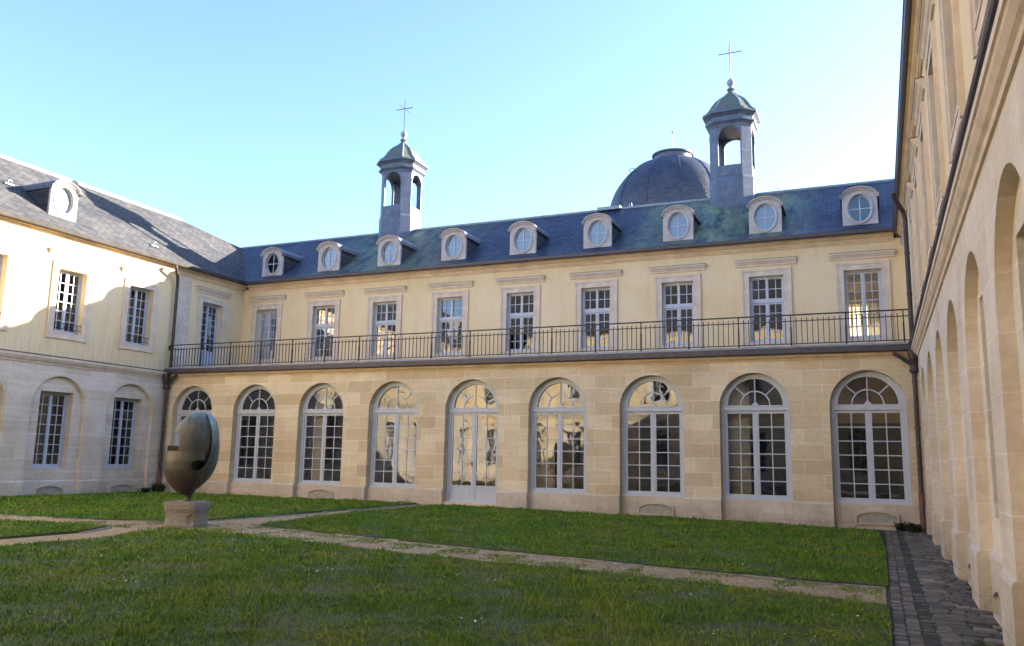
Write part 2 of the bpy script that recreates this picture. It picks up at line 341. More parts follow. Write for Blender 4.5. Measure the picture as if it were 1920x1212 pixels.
def proto_rect(hw, z0, z1, rows, y, transom=None, panel=None):
    m = MB(); f = .055
    m.box(-hw, -hw+f, y, y+.1, z0, z1).box(hw-f, hw, y, y+.1, z0, z1).box(-hw+f, hw-f, y+.002, y+.1, z1-f, z1).box(-hw+f, hw-f, y-.03, y+.1, z0, z0+.06)
    top = z1-f
    if transom:
        m.box(-hw+f, hw-f, y-.012, y+.1, transom-.055, transom+.055)
        m.box(-.05, .05, y+.002, y+.09, transom+.055, z1-f)
        for s in (-1, 1):
            a, b = sorted((s*.05, s*(hw-f))); zl, zh = transom+.055, z1-f
            m.box(a, b, y+.02, y+.08, zl, zl+.05).box(a, b, y+.02, y+.08, zh-.05, zh).box((a+b)/2-.015, (a+b)/2+.015, y+.03, y+.07, zl+.05, zh-.05).box(a, b, y+.033, y+.067, (zl+zh)/2-.015, (zl+zh)/2+.015)
            e0, e1 = (b-.05, b) if s > 0 else (a, a+.05); m.box(e0, e1, y+.018, y+.082, zl, zh)
        top = transom-.055
    fr = m.mesh('window_frame', 'paint')
    L = leaf(-hw+f+.006, -.008, z0+.065, top-.005, 2, rows, y+.03, .065, .08, .028, panel); L.box(-.045, .03, y+.012, y+.029, z0+.07, top-.01)
    Rr = leaf(.008, hw-f-.006, z0+.065, top-.005, 2, rows, y+.03, .065, .08, .028, panel)
    g = MB(); g.poly([(-hw+.03, y+.055, z0+.05), (hw-.03, y+.055, z0+.05), (hw-.03, y+.055, z1-.04), (-hw+.03, y+.055, z1-.04)])
    return dict(frame=fr, left=L.mesh('casement', 'paint'), right=Rr.mesh('casement', 'paint'), glass=g.mesh('pane', 'glass'))
def place(P, name, parent, loc, leafname='casement'):
    o = put(name, P['frame'], parent, loc); put(leafname, P['left'], o); put(leafname, P['right'], o); put('pane', P['glass'], o); return o

P_ARCH = proto_arched(); P_DOOR = proto_arched(True)
ZB, ZT = 6.25, 8.82
P_UP = proto_rect(.64, ZB, ZT, 4, .16, transom=7.86)
P_UPL = proto_rect(.64, ZB, ZT, 7, .16)
P_UPW = proto_rect(.64, ZB, ZT-.05, 6, .24)
P_LOW = proto_rect(.72, 1.06, 3.98, 7, .30)
P_TDOOR = proto_rect(.66, 5.46, ZT, 7, .22, panel=6.5)

def surround_mesh(hw=.64, z0=6.25, z1=8.82, fw_=.28, base=6.02):
    m = MB(); o = hw+fw_
    for s in (-1, 1):
        a, b = sorted((s*(hw-.004), s*o)); m.box(a, b, -.05, .03, base, z1)
        a, b = sorted((s*(o-.09), s*o)); m.box(a, b, -.075, -.05, base, z1+fw_)
    m.box(-o, o, -.052, .03, z1-.004, z1+fw_); m.box(-o+.09, o-.09, -.075, -.052, z1+fw_-.09, z1+fw_)
    if z0 - base > .1: m.box(-hw+.004, hw-.004, -.055, .2, base+.02, z0+.02); m.box(-hw-.03, hw+.03, -.068, -.055, z0-.05, z0+.015)
    return m.mesh('window_surround', 'trim')
def hood_mesh(hw=1.12, z=9.22):
    m = MB(); m.prof([(0, z), (-.05, z), (-.055, z+.06), (-.09, z+.085), (-.13, z+.15), (-.165, z+.165), (-.165, z+.225), (0, z+.245)], -hw, hw); return m.mesh('window_hood', 'trim')
M_SUR, M_HOOD = surround_mesh(), hood_mesh()
M_SURD = surround_mesh(.66, 5.46, ZT, .28, 5.45)
M_HCAP = MB().prof([(.02, 9.470), (-.178, 9.449), (-.178, 9.461), (.02, 9.482)], -1.135, 1.135).mesh('hood_flashing', 'zinc_dark')

def vent_mesh(plain_=False):
    m = MB(); n = 12; hw, h, rise = .56, .20, .13
    arcp = [(hw*(-1+2*k/n), .05+h+rise*(1-(-1+2*k/n)**2)) for k in range(n+1)]
    out = [(-hw-.06, .0)]+[(x*1.09, z+.055) for x, z in arcp]+[(hw+.06, .0)]
    inn = [(-hw, .05)]+arcp+[(hw, .05)]
    for p, q, a, b in zip(out, out[1:], inn, inn[1:]):
        m.poly([(p[0], -.025, p[1]), (q[0], -.025, q[1]), (b[0], -.025, b[1]), (a[0], -.025, a[1])]); m.poly([(p[0], -.025, p[1]), (q[0], -.025, q[1]), (q[0], .02, q[1]), (p[0], .02, p[1])]); m.poly([(a[0], -.025, a[1]), (b[0], -.025, b[1]), (b[0], .012, b[1]), (a[0], .012, a[1])])
    m.box(-hw-.06, hw+.06, -.025, .02, 0, .05)
    m.v = [(x, y-.03 if y < 0 else y, z) for x, y, z in m.v]
    p = MB(); p.prism(inn, -.004, .02); return m.mesh('basement_vent', 'plinth'), p.mesh('vent_panel', 'vent')
M_VENT = vent_mesh()
def place_vent(parent, loc): o = put('basement_vent', M_VENT[0], parent, loc); put('vent_panel', M_VENT[1], o)

# ------------------------------------------------------------------ dormer prototype: origin at foot of its front, slope s of the roof
def proto_dormer(slope, blind, frontmat, bmat='blind'):
    hw, ze, za = .61, 1.12, 1.43; n = 24; P = {}
    top = lambda x: ze+(za-ze)*math.sqrt(max(0, 1-(x/hw)**2))*.9 + (za-ze)*.1*(1-abs(x)/hw)
    cz, rx, rz = .68, .40, .535
    m = MB(); k = 48
    def outer(a):     # point of the front's outline in direction a from the oval's centre
        c, s = math.cos(a), math.sin(a); best = 9
        for i in range(1, 400):
            t = i*.005
            x, z = c*t, cz+s*t
            if abs(x) > hw or z < -.35 or z > top(max(-hw, min(hw, x))): return (max(-hw, min(hw, x)), z)
    O = [outer(2*math.pi*i/k) for i in range(k)]; I = [(rx*math.cos(2*math.pi*i/k), cz+rz*math.sin(2*math.pi*i/k)) for i in range(k)]
    for i in range(k):
        j = (i+1) % k
        m.poly([(O[i][0],0,O[i][1]),(O[j][0],0,O[j][1]),(I[j][0],0,I[j][1]),(I[i][0],0,I[i][1])]); m.poly([(I[i][0],0,I[i][1]),(I[j][0],0,I[j][1]),(I[j][0],.16,I[j][1]),(I[i][0],.16,I[i][1])])
        m.poly([(O[i][0],0,O[i][1]),(O[j][0],0,O[j][1]),(O[j][0],.12,O[j][1]),(O[i][0],.12,O[i][1])])
        a, b = 2*math.pi*i/k, 2*math.pi*(i+1)/k     # moulded ring round the oval
        for (f0, y0), (f1, y1) in (((1.0, 0), (1.0, -.035)), ((1.0, -.035), (1.1, -.05)), ((1.1, -.05), (1.2, -.03)), ((1.2, -.03), (1.2, 0))):
            m.poly([(rx*f0*math.cos(a), y0, cz+(rz+rx*(f0-1))*math.sin(a)), (rx*f0*math.cos(b), y0, cz+(rz+rx*(f0-1))*math.sin(b)), (rx*f1*math.cos(b), y1, cz+(rz+rx*(f1-1))*math.sin(b)), (rx*f1*math.cos(a), y1, cz+(rz+rx*(f1-1))*math.sin(a))])
    P['dormer'] = m.mesh('dormer', frontmat)
    # arched hood moulding with flat ends, and the curved roof behind it
    line = [(-hw-.07, ze-.02), (-hw-.01, ze+.0)]+[(hw*math.cos(math.pi*(1-i/n)), top(hw*math.cos(math.pi*(1-i/n)))) for i in range(1, n)]+[(hw+.01, ze+.0), (hw+.07, ze-.02)]
    h = MB()
    for (x0, z0), (x1, z1) in zip(line, line[1:]):
        for (da, ya), (db, yb) in (((-.05, 0), (-.05, -.05)), ((-.05, -.05), (.0, -.07)), ((.0, -.07), (.03, -.13)), ((.03, -.13), (.075, -.14)), ((.075, -.14), (.085, .02))):
            h.poly([(x0, ya, z0+da), (x1, ya, z1+da), (x1, yb, z1+db), (x0, yb, z0+db)])
    P['hood'] = h.mesh('dormer_hood', frontmat)
    r = MB()
    for (x0, z0), (x1, z1) in zip(line, line[1:]):
        b0, b1 = (z0+.09)/slope+.1, (z1+.09)/slope+.1
        r.poly([(x0, -.145, z0+.088), (x1, -.145, z1+.088), (x1, b1, z1+.088), (x0, b0, z0+.088)])
    for s in (-1, 1): x = s*(hw+.07); zz = ze-.02; r.poly([(x, -.14, zz-.05), (x, (zz)/slope, zz-.05), (x, (zz+.09)/slope+.1, zz+.09), (x, -.14, zz+.09)]); r.poly([(x, -.05, zz-.05), (x, zz/slope, zz-.05), (s*(hw-.04), zz/slope, zz-.05), (s*(hw-.04), -.05, zz-.05)])
    P['roof'] = r.mesh('dormer_roof', 'lead_dark')
    P['cheek'] = []
    for s in (-1, 1):
        c = MB(); x = s*(hw-.03); c.poly([(x, .03, -.3), (x, .03, ze), (x, ze/slope+.2, ze), (x, .25, -.3)])
        c.poly([(s*(hw-.01), .05, ze-.17), (s*(hw-.01), .05, ze-.05), (s*(hw-.01), (ze-.05)/slope, ze-.05), (s*(hw-.01), (ze-.17)/slope, ze-.17)]); P['cheek'].append(c.mesh('dormer_cheek', 'slate_sun_tone'))
    f = MB(); f.arc(0, cz, rx-.035, rx+.005, 0, 2*math.pi, .09, .14, 40, rz/rx); f.box(-.017, .017, .1, .13, cz-rz+.01, cz+rz-.01); f.box(-rx+.01, rx-.01, .102, .128, cz-.017, cz+.017)
    P['frame'] = f.mesh('oculus_frame', 'paint')
    g = MB(); g.poly([((rx-.01)*math.cos(2*math.pi*i/40), .118, cz+(rz-.01)*math.sin(2*math.pi*i/40)) for i in range(40)]); P['glass'] = g.mesh('oculus_pane', 'glass')
    d = MB()
    if blind: d.poly([((rx)*math.cos(2*math.pi*i/40), .15, cz+(rz)*math.sin(2*math.pi*i/40)) for i in range(40)]); P['back'] = d.mesh('oculus_blind', bmat)
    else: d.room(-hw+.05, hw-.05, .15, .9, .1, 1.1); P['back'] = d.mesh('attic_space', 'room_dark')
    return P
def place_dormer(P, parent, loc):
    o = put('dormer', P['dormer'], parent, loc)
    put('dormer_hood', P['hood'], o); put('dormer_roof', P['roof'], o); [put('dormer_cheek', q, o) for q in P['cheek']]; put('oculus_frame', P['frame'], o); put('pane', P['glass'], o)
    put('blind' if 'blind' in P['back'].name else 'attic_space', P['back'], o); return o
SLOPE = .73
D_BLIND, D_DARK, D_WEST = proto_dormer(SLOPE, True, 'dormer_stone'), proto_dormer(SLOPE, False, 'dormer_stone'), proto_dormer(.75, True, 'dormer_stone', 'blind_white')

def cornice(mb, x0, x1, z=9.82, caps=True):
    mb.prof([(0, z-.02), (-.05, z-.02), (-.05, z+.04), (-.08, z+.05), (-.09, z+.12), (-.16, z+.17), (-.19, z+.22), (-.25, z+.24), (-.25, z+.285), (.0, z+.285)], x0, x1, caps)
def gutter(mb, x0, x1, y=-.46, z=10.06, yi=-.20):
    mb.prof([(yi, z+.045), (y+.06, z+.0), (y+.015, z+.04), (y, z+.155), (y+.03, z+.165), (y+.03, z+.17), (yi, z+.175)], x0, x1)
def string_course(mb, x0, x1, z=4.97):
    mb.prof([(0, z), (-.035, z), (-.05, z+.06), (-.09, z+.09), (-.135, z+.16), (-.145, z+.20), (-.17, z+.21), (-.17, z+.30), (0, z+.35)], x0, x1)

W3 = 28.66           # east wall plane
XL = -1.56           # west wall plane
YU = 4.46            # recessed upper wall of the north range
BAY = 3.4

# ================================================================== NORTH RANGE
N = thing('courtyard_building', 'long range with nine arched ground floor openings, balcony and two roof turrets', 'building')
m = MB(); wall(m, XL, W3, -.3, 5.10, [(i*BAY, 1.106, -.3, 3.54, True, .38) for i in range(9)]); m.build('arcade_wall', 'stone', N)
edges = [XL]+[e for i in range(9) for e in (i*BAY-1.106, i*BAY+1.106)]+[W3]
for a, b in zip(edges[::2], edges[1::2]): MB().prof([(.0, -.3), (-.07, -.3), (-.07, .53), (-.035, .575), (.0, .585)], a, b).build('plinth', 'plinth', N)
for i in range(9):
    if i == 4: continue
    x = i*BAY; MB().box(x-1.105, x+1.105, .17, .40, -.3, .565).build('infill_panel', 'plinth', N)
MB().box(4*BAY-1.105, 4*BAY+1.105, .05, .40, -.3, .115).build('door_step', 'trim', N)
for i in (0, 2, 6, 8): place_vent(N, (i*BAY+(.1 if i else 0), .168, .0 if i < 5 else -.05))
for i in range(9):
    if i == 4:
        d = place(P_DOOR, 'arched_door', N, (i*BAY, 0, 0), 'door_leaf')
        h = MB(); h.box(-.085, -.045, .268, .286, 1.42, 1.60); h.tube([(-.065, .28, 1.52), (-.065, .225, 1.52), (-.17, .22, 1.52)], .013, 8)
        h.build('door_handle', 'iron', d)
    else: place(P_ARCH, 'arched_window', N, (i*BAY, 0, 0))
# cornice, gutter and terrace
m = MB(); m.prof([(0, 5.02), (-.04, 5.02), (-.05, 5.06), (-.12, 5.10), (-.15, 5.15), (-.15, 5.19), (0, 5.19)], XL, W3); m.build('terrace_cornice', 'trim_warm', N)
m = MB(); m.box(XL+.002, W3-.002, -.10, YU, 5.195, 5.40); m.build('terrace_slab', 'zinc', N)
m = MB(); m.prof([(-.102, 5.175), (-.25, 5.175), (-.285, 5.21), (-.29, 5.385), (-.25, 5.39), (-.25, 5.395), (-.102, 5.395)], XL+.01, W3-.01); m.build('terrace_gutter', 'zinc_dark', N)
m = MB(); m.prof([(-.22, 5.40), (-.22, 5.46), (.5, 5.47), (.5, 5.40)], XL+.01, W3-.01); m.build('terrace_flashing', 'zinc', N)
# upper wall
m = MB(); wall(m, XL, W3, 5.3, 9.9, [(i*BAY, .64, ZB, ZT, False, .3) for i in range(9)]); m.build('upper_wall', 'plaster', N, (0, YU, 0))
for i in range(9):
    place(P_UPL if i in (0, 8) else P_UP, 'window', N, (i*BAY, YU, 0))
    s = put('window_surround', M_SUR, N, (i*BAY, YU, 0)); put('window_hood', M_HOOD, s); put('hood_flashing', M_HCAP, s)
m = MB(); cornice(m, XL+.36, W3-.36); m.build('cornice', 'trim_warm', N, (0, YU, 0))
m = MB(); gutter(m, XL+.40, W3-.34); m.build('gutter', 'zinc_dark', N, (0, YU, 0))
# roof: south slope (with valleys into the wings), north slope, back wall
E0, EZ, RY, RZ = 4.0, 10.2, 8.25, 13.30
EW, EE = -1.12, 28.22         # eaves of west and east wings
m = MB()
def slope_pts(n=6): return [(E0+(RY-E0)*t, EZ+(RZ-EZ)*(t-.035*math.sin(math.pi*min(1, t*2.2))*(1 if t < .45 else 0))) for t in (k/n for k in range(n+1))]
SP = [(E0, EZ), (E0+.45, EZ+.27), (E0+1.2, EZ+.80), (E0+2.6, EZ+1.86), (RY, RZ)]
for (y0, z0), (y1, z1) in zip(SP, SP[1:]):
    xa0, xa1 = EW-(y0-E0)*1.03, EW-(y1-E0)*1.03; xb0, xb1 = EE+(y0-E0)*1.03, EE+(y1-E0)*1.03
    m.poly([(xa0, y0, z0), (xb0, y0, z0), (xb1, y1, z1), (xa1, y1, z1)])
m.poly([(-5.5, RY, RZ), (32.5, RY, RZ), (34, 12.5, 10.2), (-8, 12.5, 10.2)])
roof = m.build('roof', 'slate', N)
m = MB(); m.tube([(-5.45, RY, RZ+.0), (32.3, RY, RZ+.0)], .075, 8); m.build('ridge_cap', 'zinc', roof)
for x in (4.1, 13.1, 14.6, 17.4, 24.0): MB().tube([(x, RY-.05, RZ), (x, RY-.05, RZ+.16), (x+.1, RY-.05, RZ+.2), (x+.12, RY-.05, RZ+.02)], .018, 6).build('ridge_hook', 'zinc', roof)
m = MB(); m.box(15.9, 17.0, RY-.25, RY+.3, RZ-.05, RZ+.10); m.build('ridge_vent', 'zinc', roof)
m = MB(); wall(m, XL, W3, 0, 10.2, [(8*BAY-.2, .75, 6.3, 9.0, False, .3)]); m.build('north_wall', 'plaster', N, (0, 12.4, 0))
# rooms behind the glass
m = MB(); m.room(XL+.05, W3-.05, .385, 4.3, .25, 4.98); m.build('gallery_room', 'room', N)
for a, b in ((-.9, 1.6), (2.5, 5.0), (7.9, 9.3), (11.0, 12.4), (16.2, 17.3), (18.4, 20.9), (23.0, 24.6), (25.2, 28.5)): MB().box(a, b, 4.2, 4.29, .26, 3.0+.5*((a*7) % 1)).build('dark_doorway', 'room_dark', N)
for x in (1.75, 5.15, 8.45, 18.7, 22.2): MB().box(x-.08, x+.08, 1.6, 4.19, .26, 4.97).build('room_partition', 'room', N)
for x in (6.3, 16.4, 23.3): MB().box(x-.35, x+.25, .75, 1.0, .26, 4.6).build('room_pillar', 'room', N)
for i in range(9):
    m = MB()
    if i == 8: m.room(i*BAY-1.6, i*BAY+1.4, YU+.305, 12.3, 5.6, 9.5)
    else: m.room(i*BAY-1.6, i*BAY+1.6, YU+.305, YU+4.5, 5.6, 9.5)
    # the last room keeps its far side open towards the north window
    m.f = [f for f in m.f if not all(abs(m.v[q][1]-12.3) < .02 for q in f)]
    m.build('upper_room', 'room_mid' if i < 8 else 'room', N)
for i, x in enumerate([k*BAY for k in range(9)]): place_dormer(D_DARK if i in (0, 8) else D_BLIND, N, (x+.02, 4.56, 10.50))

k = NT('added_cream_sheet'); o_ = k.coords(); tl = k.n('ShaderNodeBsdfTranslucent'); tl.inputs['Color'].default_value = (.62, .54, .36, 1); k.col((.7, .62, .45))
mx_ = k.n('ShaderNodeMixShader'); mx_.inputs[0].default_value = .6; k.l(k.b.outputs[0], mx_.inputs[1]); k.l(tl.outputs[0], mx_.inputs[2]); k.l(mx_.outputs[0], k.o.inputs['Surface']); MT['added_sheet'] = k.m
m = MB(); n_ = 40
for q in range(n_):
    xa, xb = -.8+1.6*q/n_, -.8+1.6*(q+1)/n_; m.poly([(xa, .03*math.sin(q*1.3), 6.3), (xb, .03*math.sin((q+1)*1.3), 6.3), (xb, .03*math.sin((q+1)*1.3), 9.0), (xa, .03*math.sin(q*1.3), 9.0)])
m.build('added_sheet', 'added_sheet', N, (8*BAY-.2, 12.25, 0))  # translucent sheet added in the rear opening so the window shows bright cream
f_ = MB()
for q in range(5): f_.box(-.75+1.5*q/4-.03, -.75+1.5*q/4+.03, 0, .05, 6.3, 9.0)
for q in range(6): f_.box(-.75, .75, .005, .045, 6.33+2.64*q/5-.025, 6.33+2.64*q/5+.025)
f_.build('rear_window_frame', 'paint', N, (8*BAY-.2, 12.16, 0))
# bell turrets
def turret(x):
    W, ch = .90, .37
    def ring(f, wobble=0):  # octagon with long and short sides
        a = W*f; b = (W-ch)*f
        return [(b, -a), (a, -b), (a, b), (b, a), (-b, a), (-a, b), (-a, -b), (-b, -a)]
    def loft(mb, secs, caps=True):
        rr = [mb.vs([(px, py, z) for px, py in ring(f)]) for f, z in secs]
        for p, q in zip(rr, rr[1:]):
            for k in range(8): mb.f.append([p[k], p[(k+1) % 8], q[(k+1) % 8], q[k]])
        if caps: mb.f.append(rr[0][::-1]); mb.f.append(rr[-1])
    T0, T2 = 14.48, 16.36
    s = MB(); loft(s, [(1.05, 11.9), (1.05, 13.92), (1.0, 14.0), (1.0, T0)])
    # open stage: four chamfer piers, arched faces
    b = W-ch; ow = b-.06; zs = 16.25-ow*.98
    for q in range(4):
        c, sn = (1, 0, -1, 0)[q], (0, 1, 0, -1)[q]; rot = lambda px, py: (px*c-py*sn, px*sn+py*c)
        pr = [rot(b, -W), rot(W, -b), rot(W-.13, -b), rot(b, -W+.13)]
        a0 = s.vs([(px, py, T0) for px, py in pr]); a1 = s.vs([(px, py, T2) for px, py in pr])
        for k in range(4): s.f.append([a0[k], a0[(k+1) % 4], a1[(k+1) % 4], a1[k]])
        f = MB(); n = 14
        pts = [(-b, T0), (-b, T2), (b, T2), (b, T0), (ow, T0), (ow, zs)]+[(ow*math.cos(math.pi*k/n), zs+ow*.98*math.sin(math.pi*k/n)) for k in range(1, n)]+[(-ow, zs), (-ow, T0)]
        # split into jambs and head
        for d0, d1 in ((-W, -W+.13),):
            top = [(-b, zs), (-ow, zs)]+[(ow*math.cos(math.pi*(1-k/n)), zs+ow*.98*math.sin(math.pi*(1-k/n))) for k in range(1, n)]+[(ow, zs), (b, zs), (b, T2), (-b, T2)]
            f.prism([(-b, T0), (-ow, T0), (-ow, zs), (-b, zs)], d0, d1); f.prism([(ow, T0), (b, T0), (b, zs), (ow, zs)], d0, d1)
            arcp = [(ow*math.cos(math.pi*(1-k/n)), zs+ow*.98*math.sin(math.pi*(1-k/n))) for k in range(n+1)]
            for p, q2 in zip(arcp, arcp[1:]):
                f.prism([p, q2, (q2[0], T2), (p[0], T2)], d0, d1)
            f.prism([(-b, zs), (-ow, zs), (-ow, T2), (-b, T2)], d0, d1); f.prism([(ow, zs), (b, zs), (b, T2), (ow, T2)], d0, d1)
            # raised edge round the arch
            f.arc(0, zs, ow, ow+.045, 0, math.pi, d0-.02, d0, 14)
        off = len(s.v); s.v += [(*rot(px, py), pz) for px, py, pz in f.v]; s.f += [[off+i for i in g] for g in f.f]
    o = s.build('bell_turret', 'lead', N, (x, RY, 0))
    cm = MB(); loft(cm, [(1.01, T2-.1), (1.03, T2-.02), (1.10, T2+.05), (1.18, T2+.10), (1.18, T2+.16), (1.10, T2+.18), (1.10, T2+.34), (1.20, T2+.42), (1.30, T2+.48), (1.30, T2+.55), (1.22, T2+.59)]); cm.build('turret_cornice', 'lead', o)
    rf = MB(); z = T2+.58; loft(rf, [(1.25, z), (1.12, z+.08), (.98, z+.25), (.86, z+.46), (.70, z+.68), (.50, z+.86), (.30, z+1.0), (.18, z+1.14), (.13, z+1.30)]); rf.build('cupola', 'mossy_lead', o)
    for k in range(8):
        ri = MB()
        path = [(ring(f)[k][0]*1.0, ring(f)[k][1]*1.0, zz+.015) for f, zz in [(1.25, z), (1.12, z+.08), (.98, z+.25), (.86, z+.46), (.70, z+.68), (.50, z+.86), (.30, z+1.0), (.18, z+1.14)]]; ri.tube(path, .035, 6); ri.build('cupola_rib', 'zinc', o)
    z += 1.34
    fi = MB(); fi.lathe([(.16, z), (.19, z+.03), (.12, z+.07), (.085, z+.17), (.09, z+.2), (.16, z+.27), (.175, z+.35), (.155, z+.43), (.10, z+.5), (.06, z+.53), (.03, z+.58)], 14); fi.build('finial', 'zinc', o, smooth=R(50))
    z += .55; cr = MB(); cr.tube([(0, 0, z), (0, 0, z+1.76)], .022, 8); cr.tube([(-.53, 0, z+1.25), (.53, 0, z+1.25)], .02, 8); cr.tube([(0, -.53, z+1.25), (0, .53, z+1.25)], .02, 8); cr.build('cross', 'iron', o)
    return o
k = NT('mossy_lead'); o_ = k.coords(); f_ = k.noise(o_, 3.2, 7, .72)
k.col(k.ramp(f_, [(.3, (.09, .10, .12)), (.47, (.13, .14, .14)), (.58, (.10, .12, .06)), (.78, (.16, .17, .08))])); k.rough(.7); k.bump(f_, .4, .02); MT['mossy_lead'] = k.m
turret(5.1); turret(22.1)

# ================================================================== WINGS (local x along the wall, built once per wing)
def wing(root, xs, x0, x1, xup0, door_x, wallmat, guards=(), round_gutter=False, lower_end=None, gz=0.0, gut='zinc_light', top=9.9, eave=-.46, AS=3.39):
    le = lower_end
    a0, a1 = le if le else (x0, x1)
    AW, AD = 1.19, .16
    m = MB(); wall(m, a0, a1, gz, 5.06, [(x, AW, gz, AS, True, AD) for x in xs]); m.build('arcade_wall', wallmat, root)
    m = MB()
    for x in xs: wall(m, x-AW-.01, x+AW+.01, gz, AS+AW+.02, [(x, .72, 1.06, 3.98, False, .42)], AD)
    m.build('recess_wall', wallmat, root)
    ed = [a0]+[e for x in sorted(xs) for e in (x-AW, x+AW)]+[a1]
    for a, b in zip(ed[::2], ed[1::2]):
        if b-a > .02: MB().prof([(.0, gz), (-.05, gz), (-.05, .53), (-.03, .58), (.0, .60)], a, b).build('plinth', 'plinth', root)
    for x in xs: MB().prof([(AD, gz), (AD-.05, gz), (AD-.05, .55), (AD-.03, .59), (AD, .60)], x-AW+.002, x+AW-.002).build('plinth', 'plinth', root)
    for x in xs:
        place(P_LOW, 'window', root, (x, AD, 0)); place_vent(root, (x, AD-.055, gz*.6))
    m = MB(); string_course(m, a0, a1); m.build('string_course', 'trim', root)
    m = MB()
    if round_gutter: m.tube([(a0+.1, -.145, 5.37), (a1, -.145, 5.37)], .06, 10)
    else: m.prof([(0, 5.323), (-.182, 5.272), (-.182, 5.284), (0, 5.335)], a0, a1)
    m.build('ledge_gutter' if round_gutter else 'ledge_flashing', 'zinc_dark', root)
    ups = [(x, .64, ZB, ZT-.05, False, .4) for x in xs]
    if door_x is not None: ups.append((door_x, .66, 5.46, ZT, False, .4))
    m = MB(); wall(m, x0, x1, 5.06, top, ups); m.build('upper_wall', 'plaster', root)
    for x in xs:
        place(P_UPW, 'window', root, (x, 0, 0)); s = put('window_surround', M_SURW, root, (x, 0, 0)); put('window_hood', M_HOOD, s); put('hood_flashing', M_HCAP, s)
    if door_x is not None:
        place(P_TDOOR, 'terrace_door', root, (door_x, 0, 0), 'door_leaf'); s = put('door_surround', M_SURD, root, (door_x, 0, 0)); put('door_hood', M_HOOD, s); put('hood_flashing', M_HCAP, s)
    m = MB(); cornice(m, x0, x1, top-.08); m.build('cornice', 'trim_warm', root)
    m = MB(); gutter(m, x0, x1, eave, top+.16); m.build('gutter', gut, root)
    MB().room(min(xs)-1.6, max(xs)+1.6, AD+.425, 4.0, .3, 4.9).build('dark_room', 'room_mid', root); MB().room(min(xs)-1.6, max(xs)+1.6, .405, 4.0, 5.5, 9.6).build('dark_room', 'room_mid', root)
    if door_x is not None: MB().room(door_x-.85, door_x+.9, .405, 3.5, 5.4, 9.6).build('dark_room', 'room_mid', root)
    for x in guards:
        g = MB()
        for z in (6.42, 6.62): g.box(-.63, .63, .02, .045, z, z+.022)
        for k in range(7): xx = -.6+.2*k; g.tube([(xx, .032, 6.42), (xx+.05, .032, 6.49), (xx+.1, .032, 6.42+.1), (xx+.05, .032, 6.58), (xx, .032, 6.62)], .009, 5)
        g.build('window_guard', 'iron', root, (x, 0, 0))
MT['zinc_light'] = plain('aged_zinc_gutter', (.07, .062, .055), .9, .25, 4, spec=.08)
M_SURW = surround_mesh(.64, 6.25, ZT-.05, .27, 6.0)

WE = thing('courtyard_building', 'pale wing half in sunlight beside the bronze egg, with one round dormer in view', 'building', (XL, 0, 0), R(90))
xs_w = [-1.9-BAY*k for k in range(9)]
wing(WE, xs_w, -33, YU, None, 2.35, 'stone_pale', guards=[xs_w[0], xs_w[1], xs_w[2]], lower_end=(-33, 0))
m = MB()   # quoin strip beside the terrace corner
m.box(.12, .95, -.02, .0, 5.45, 9.8); m.build('quoin', 'stone_pale', WE)
# west roof: local x = world y, local y = -(world x - XL)
WRX, WRZ = 4.75, 14.05      # ridge depth and height
m = MB(); ed = EW-XL        # eave offset (outwards => negative local y)
e = -ed
prof_w = [(e, 10.2), (e+.5, 10.52), (e+1.2, 11.05), (WRX, WRZ)]
ye = E0
for (y0, z0), (y1, z1) in zip(prof_w, prof_w[1:]):
    # the valley follows the north slope: for height z the north roof stands at y
    def vy(z):
        for (ya, za), (yb, zb) in zip(SP, SP[1:]):
            if za-1e-6 <= z <= zb: return ya+(yb-ya)*(z-za)/(zb-za)
        return None
    if z1 <= RZ: m.poly([(-33.5, y0, z0), (vy(z0), y0, z0), (vy(z1), y1, z1), (-33.5, y1, z1)])
    else:
        t = (RZ-z0)/(z1-z0); yv = y0+(y1-y0)*t
        m.poly([(-33.5, y0, z0), (vy(z0), y0, z0), (RY, yv, RZ), (4.6, y1, z1), (-33.5, y1, z1)])
        m.poly([(RY, yv, RZ), (4.6, y1, z1), (12.5, WRX+.5, 10.2), (12.5, yv, 10.2)])
m.poly([(-33.5, WRX, WRZ), (4.6, WRX, WRZ), (12.5, WRX+5, 10.2), (-33.5, WRX+5, 10.2)])
wr = m.build('roof', 'slate_sun_tone', WE)
m = MB(); m.tube([(-33.5, WRX, WRZ+.02), (4.6, WRX, WRZ+.02)], .10, 8); m.build('ridge_cap', 'zinc', wr)
place_dormer(D_WEST, WE, (-5.55, .62, 10.98))
for x in (-12.4, -19.2, -26.0): place_dormer(D_WEST, WE, (x, .62, 10.98))
for px, py in ((-1.0, .55), (-6.95, 2.15)):
    m = MB(); zz = 11.05+(py-e-1.2)*.75
    m.tube([(px, py, zz-.05), (px, py-.05, zz+.16), (px+.09, py-.06, zz+.22), (px+.16, py-.05, zz+.14)], .022, 7); m.box(px-.16, px+.22, py-.12, py+.1, zz-.02, zz+.03); m.build('roof_hook', 'zinc', wr)

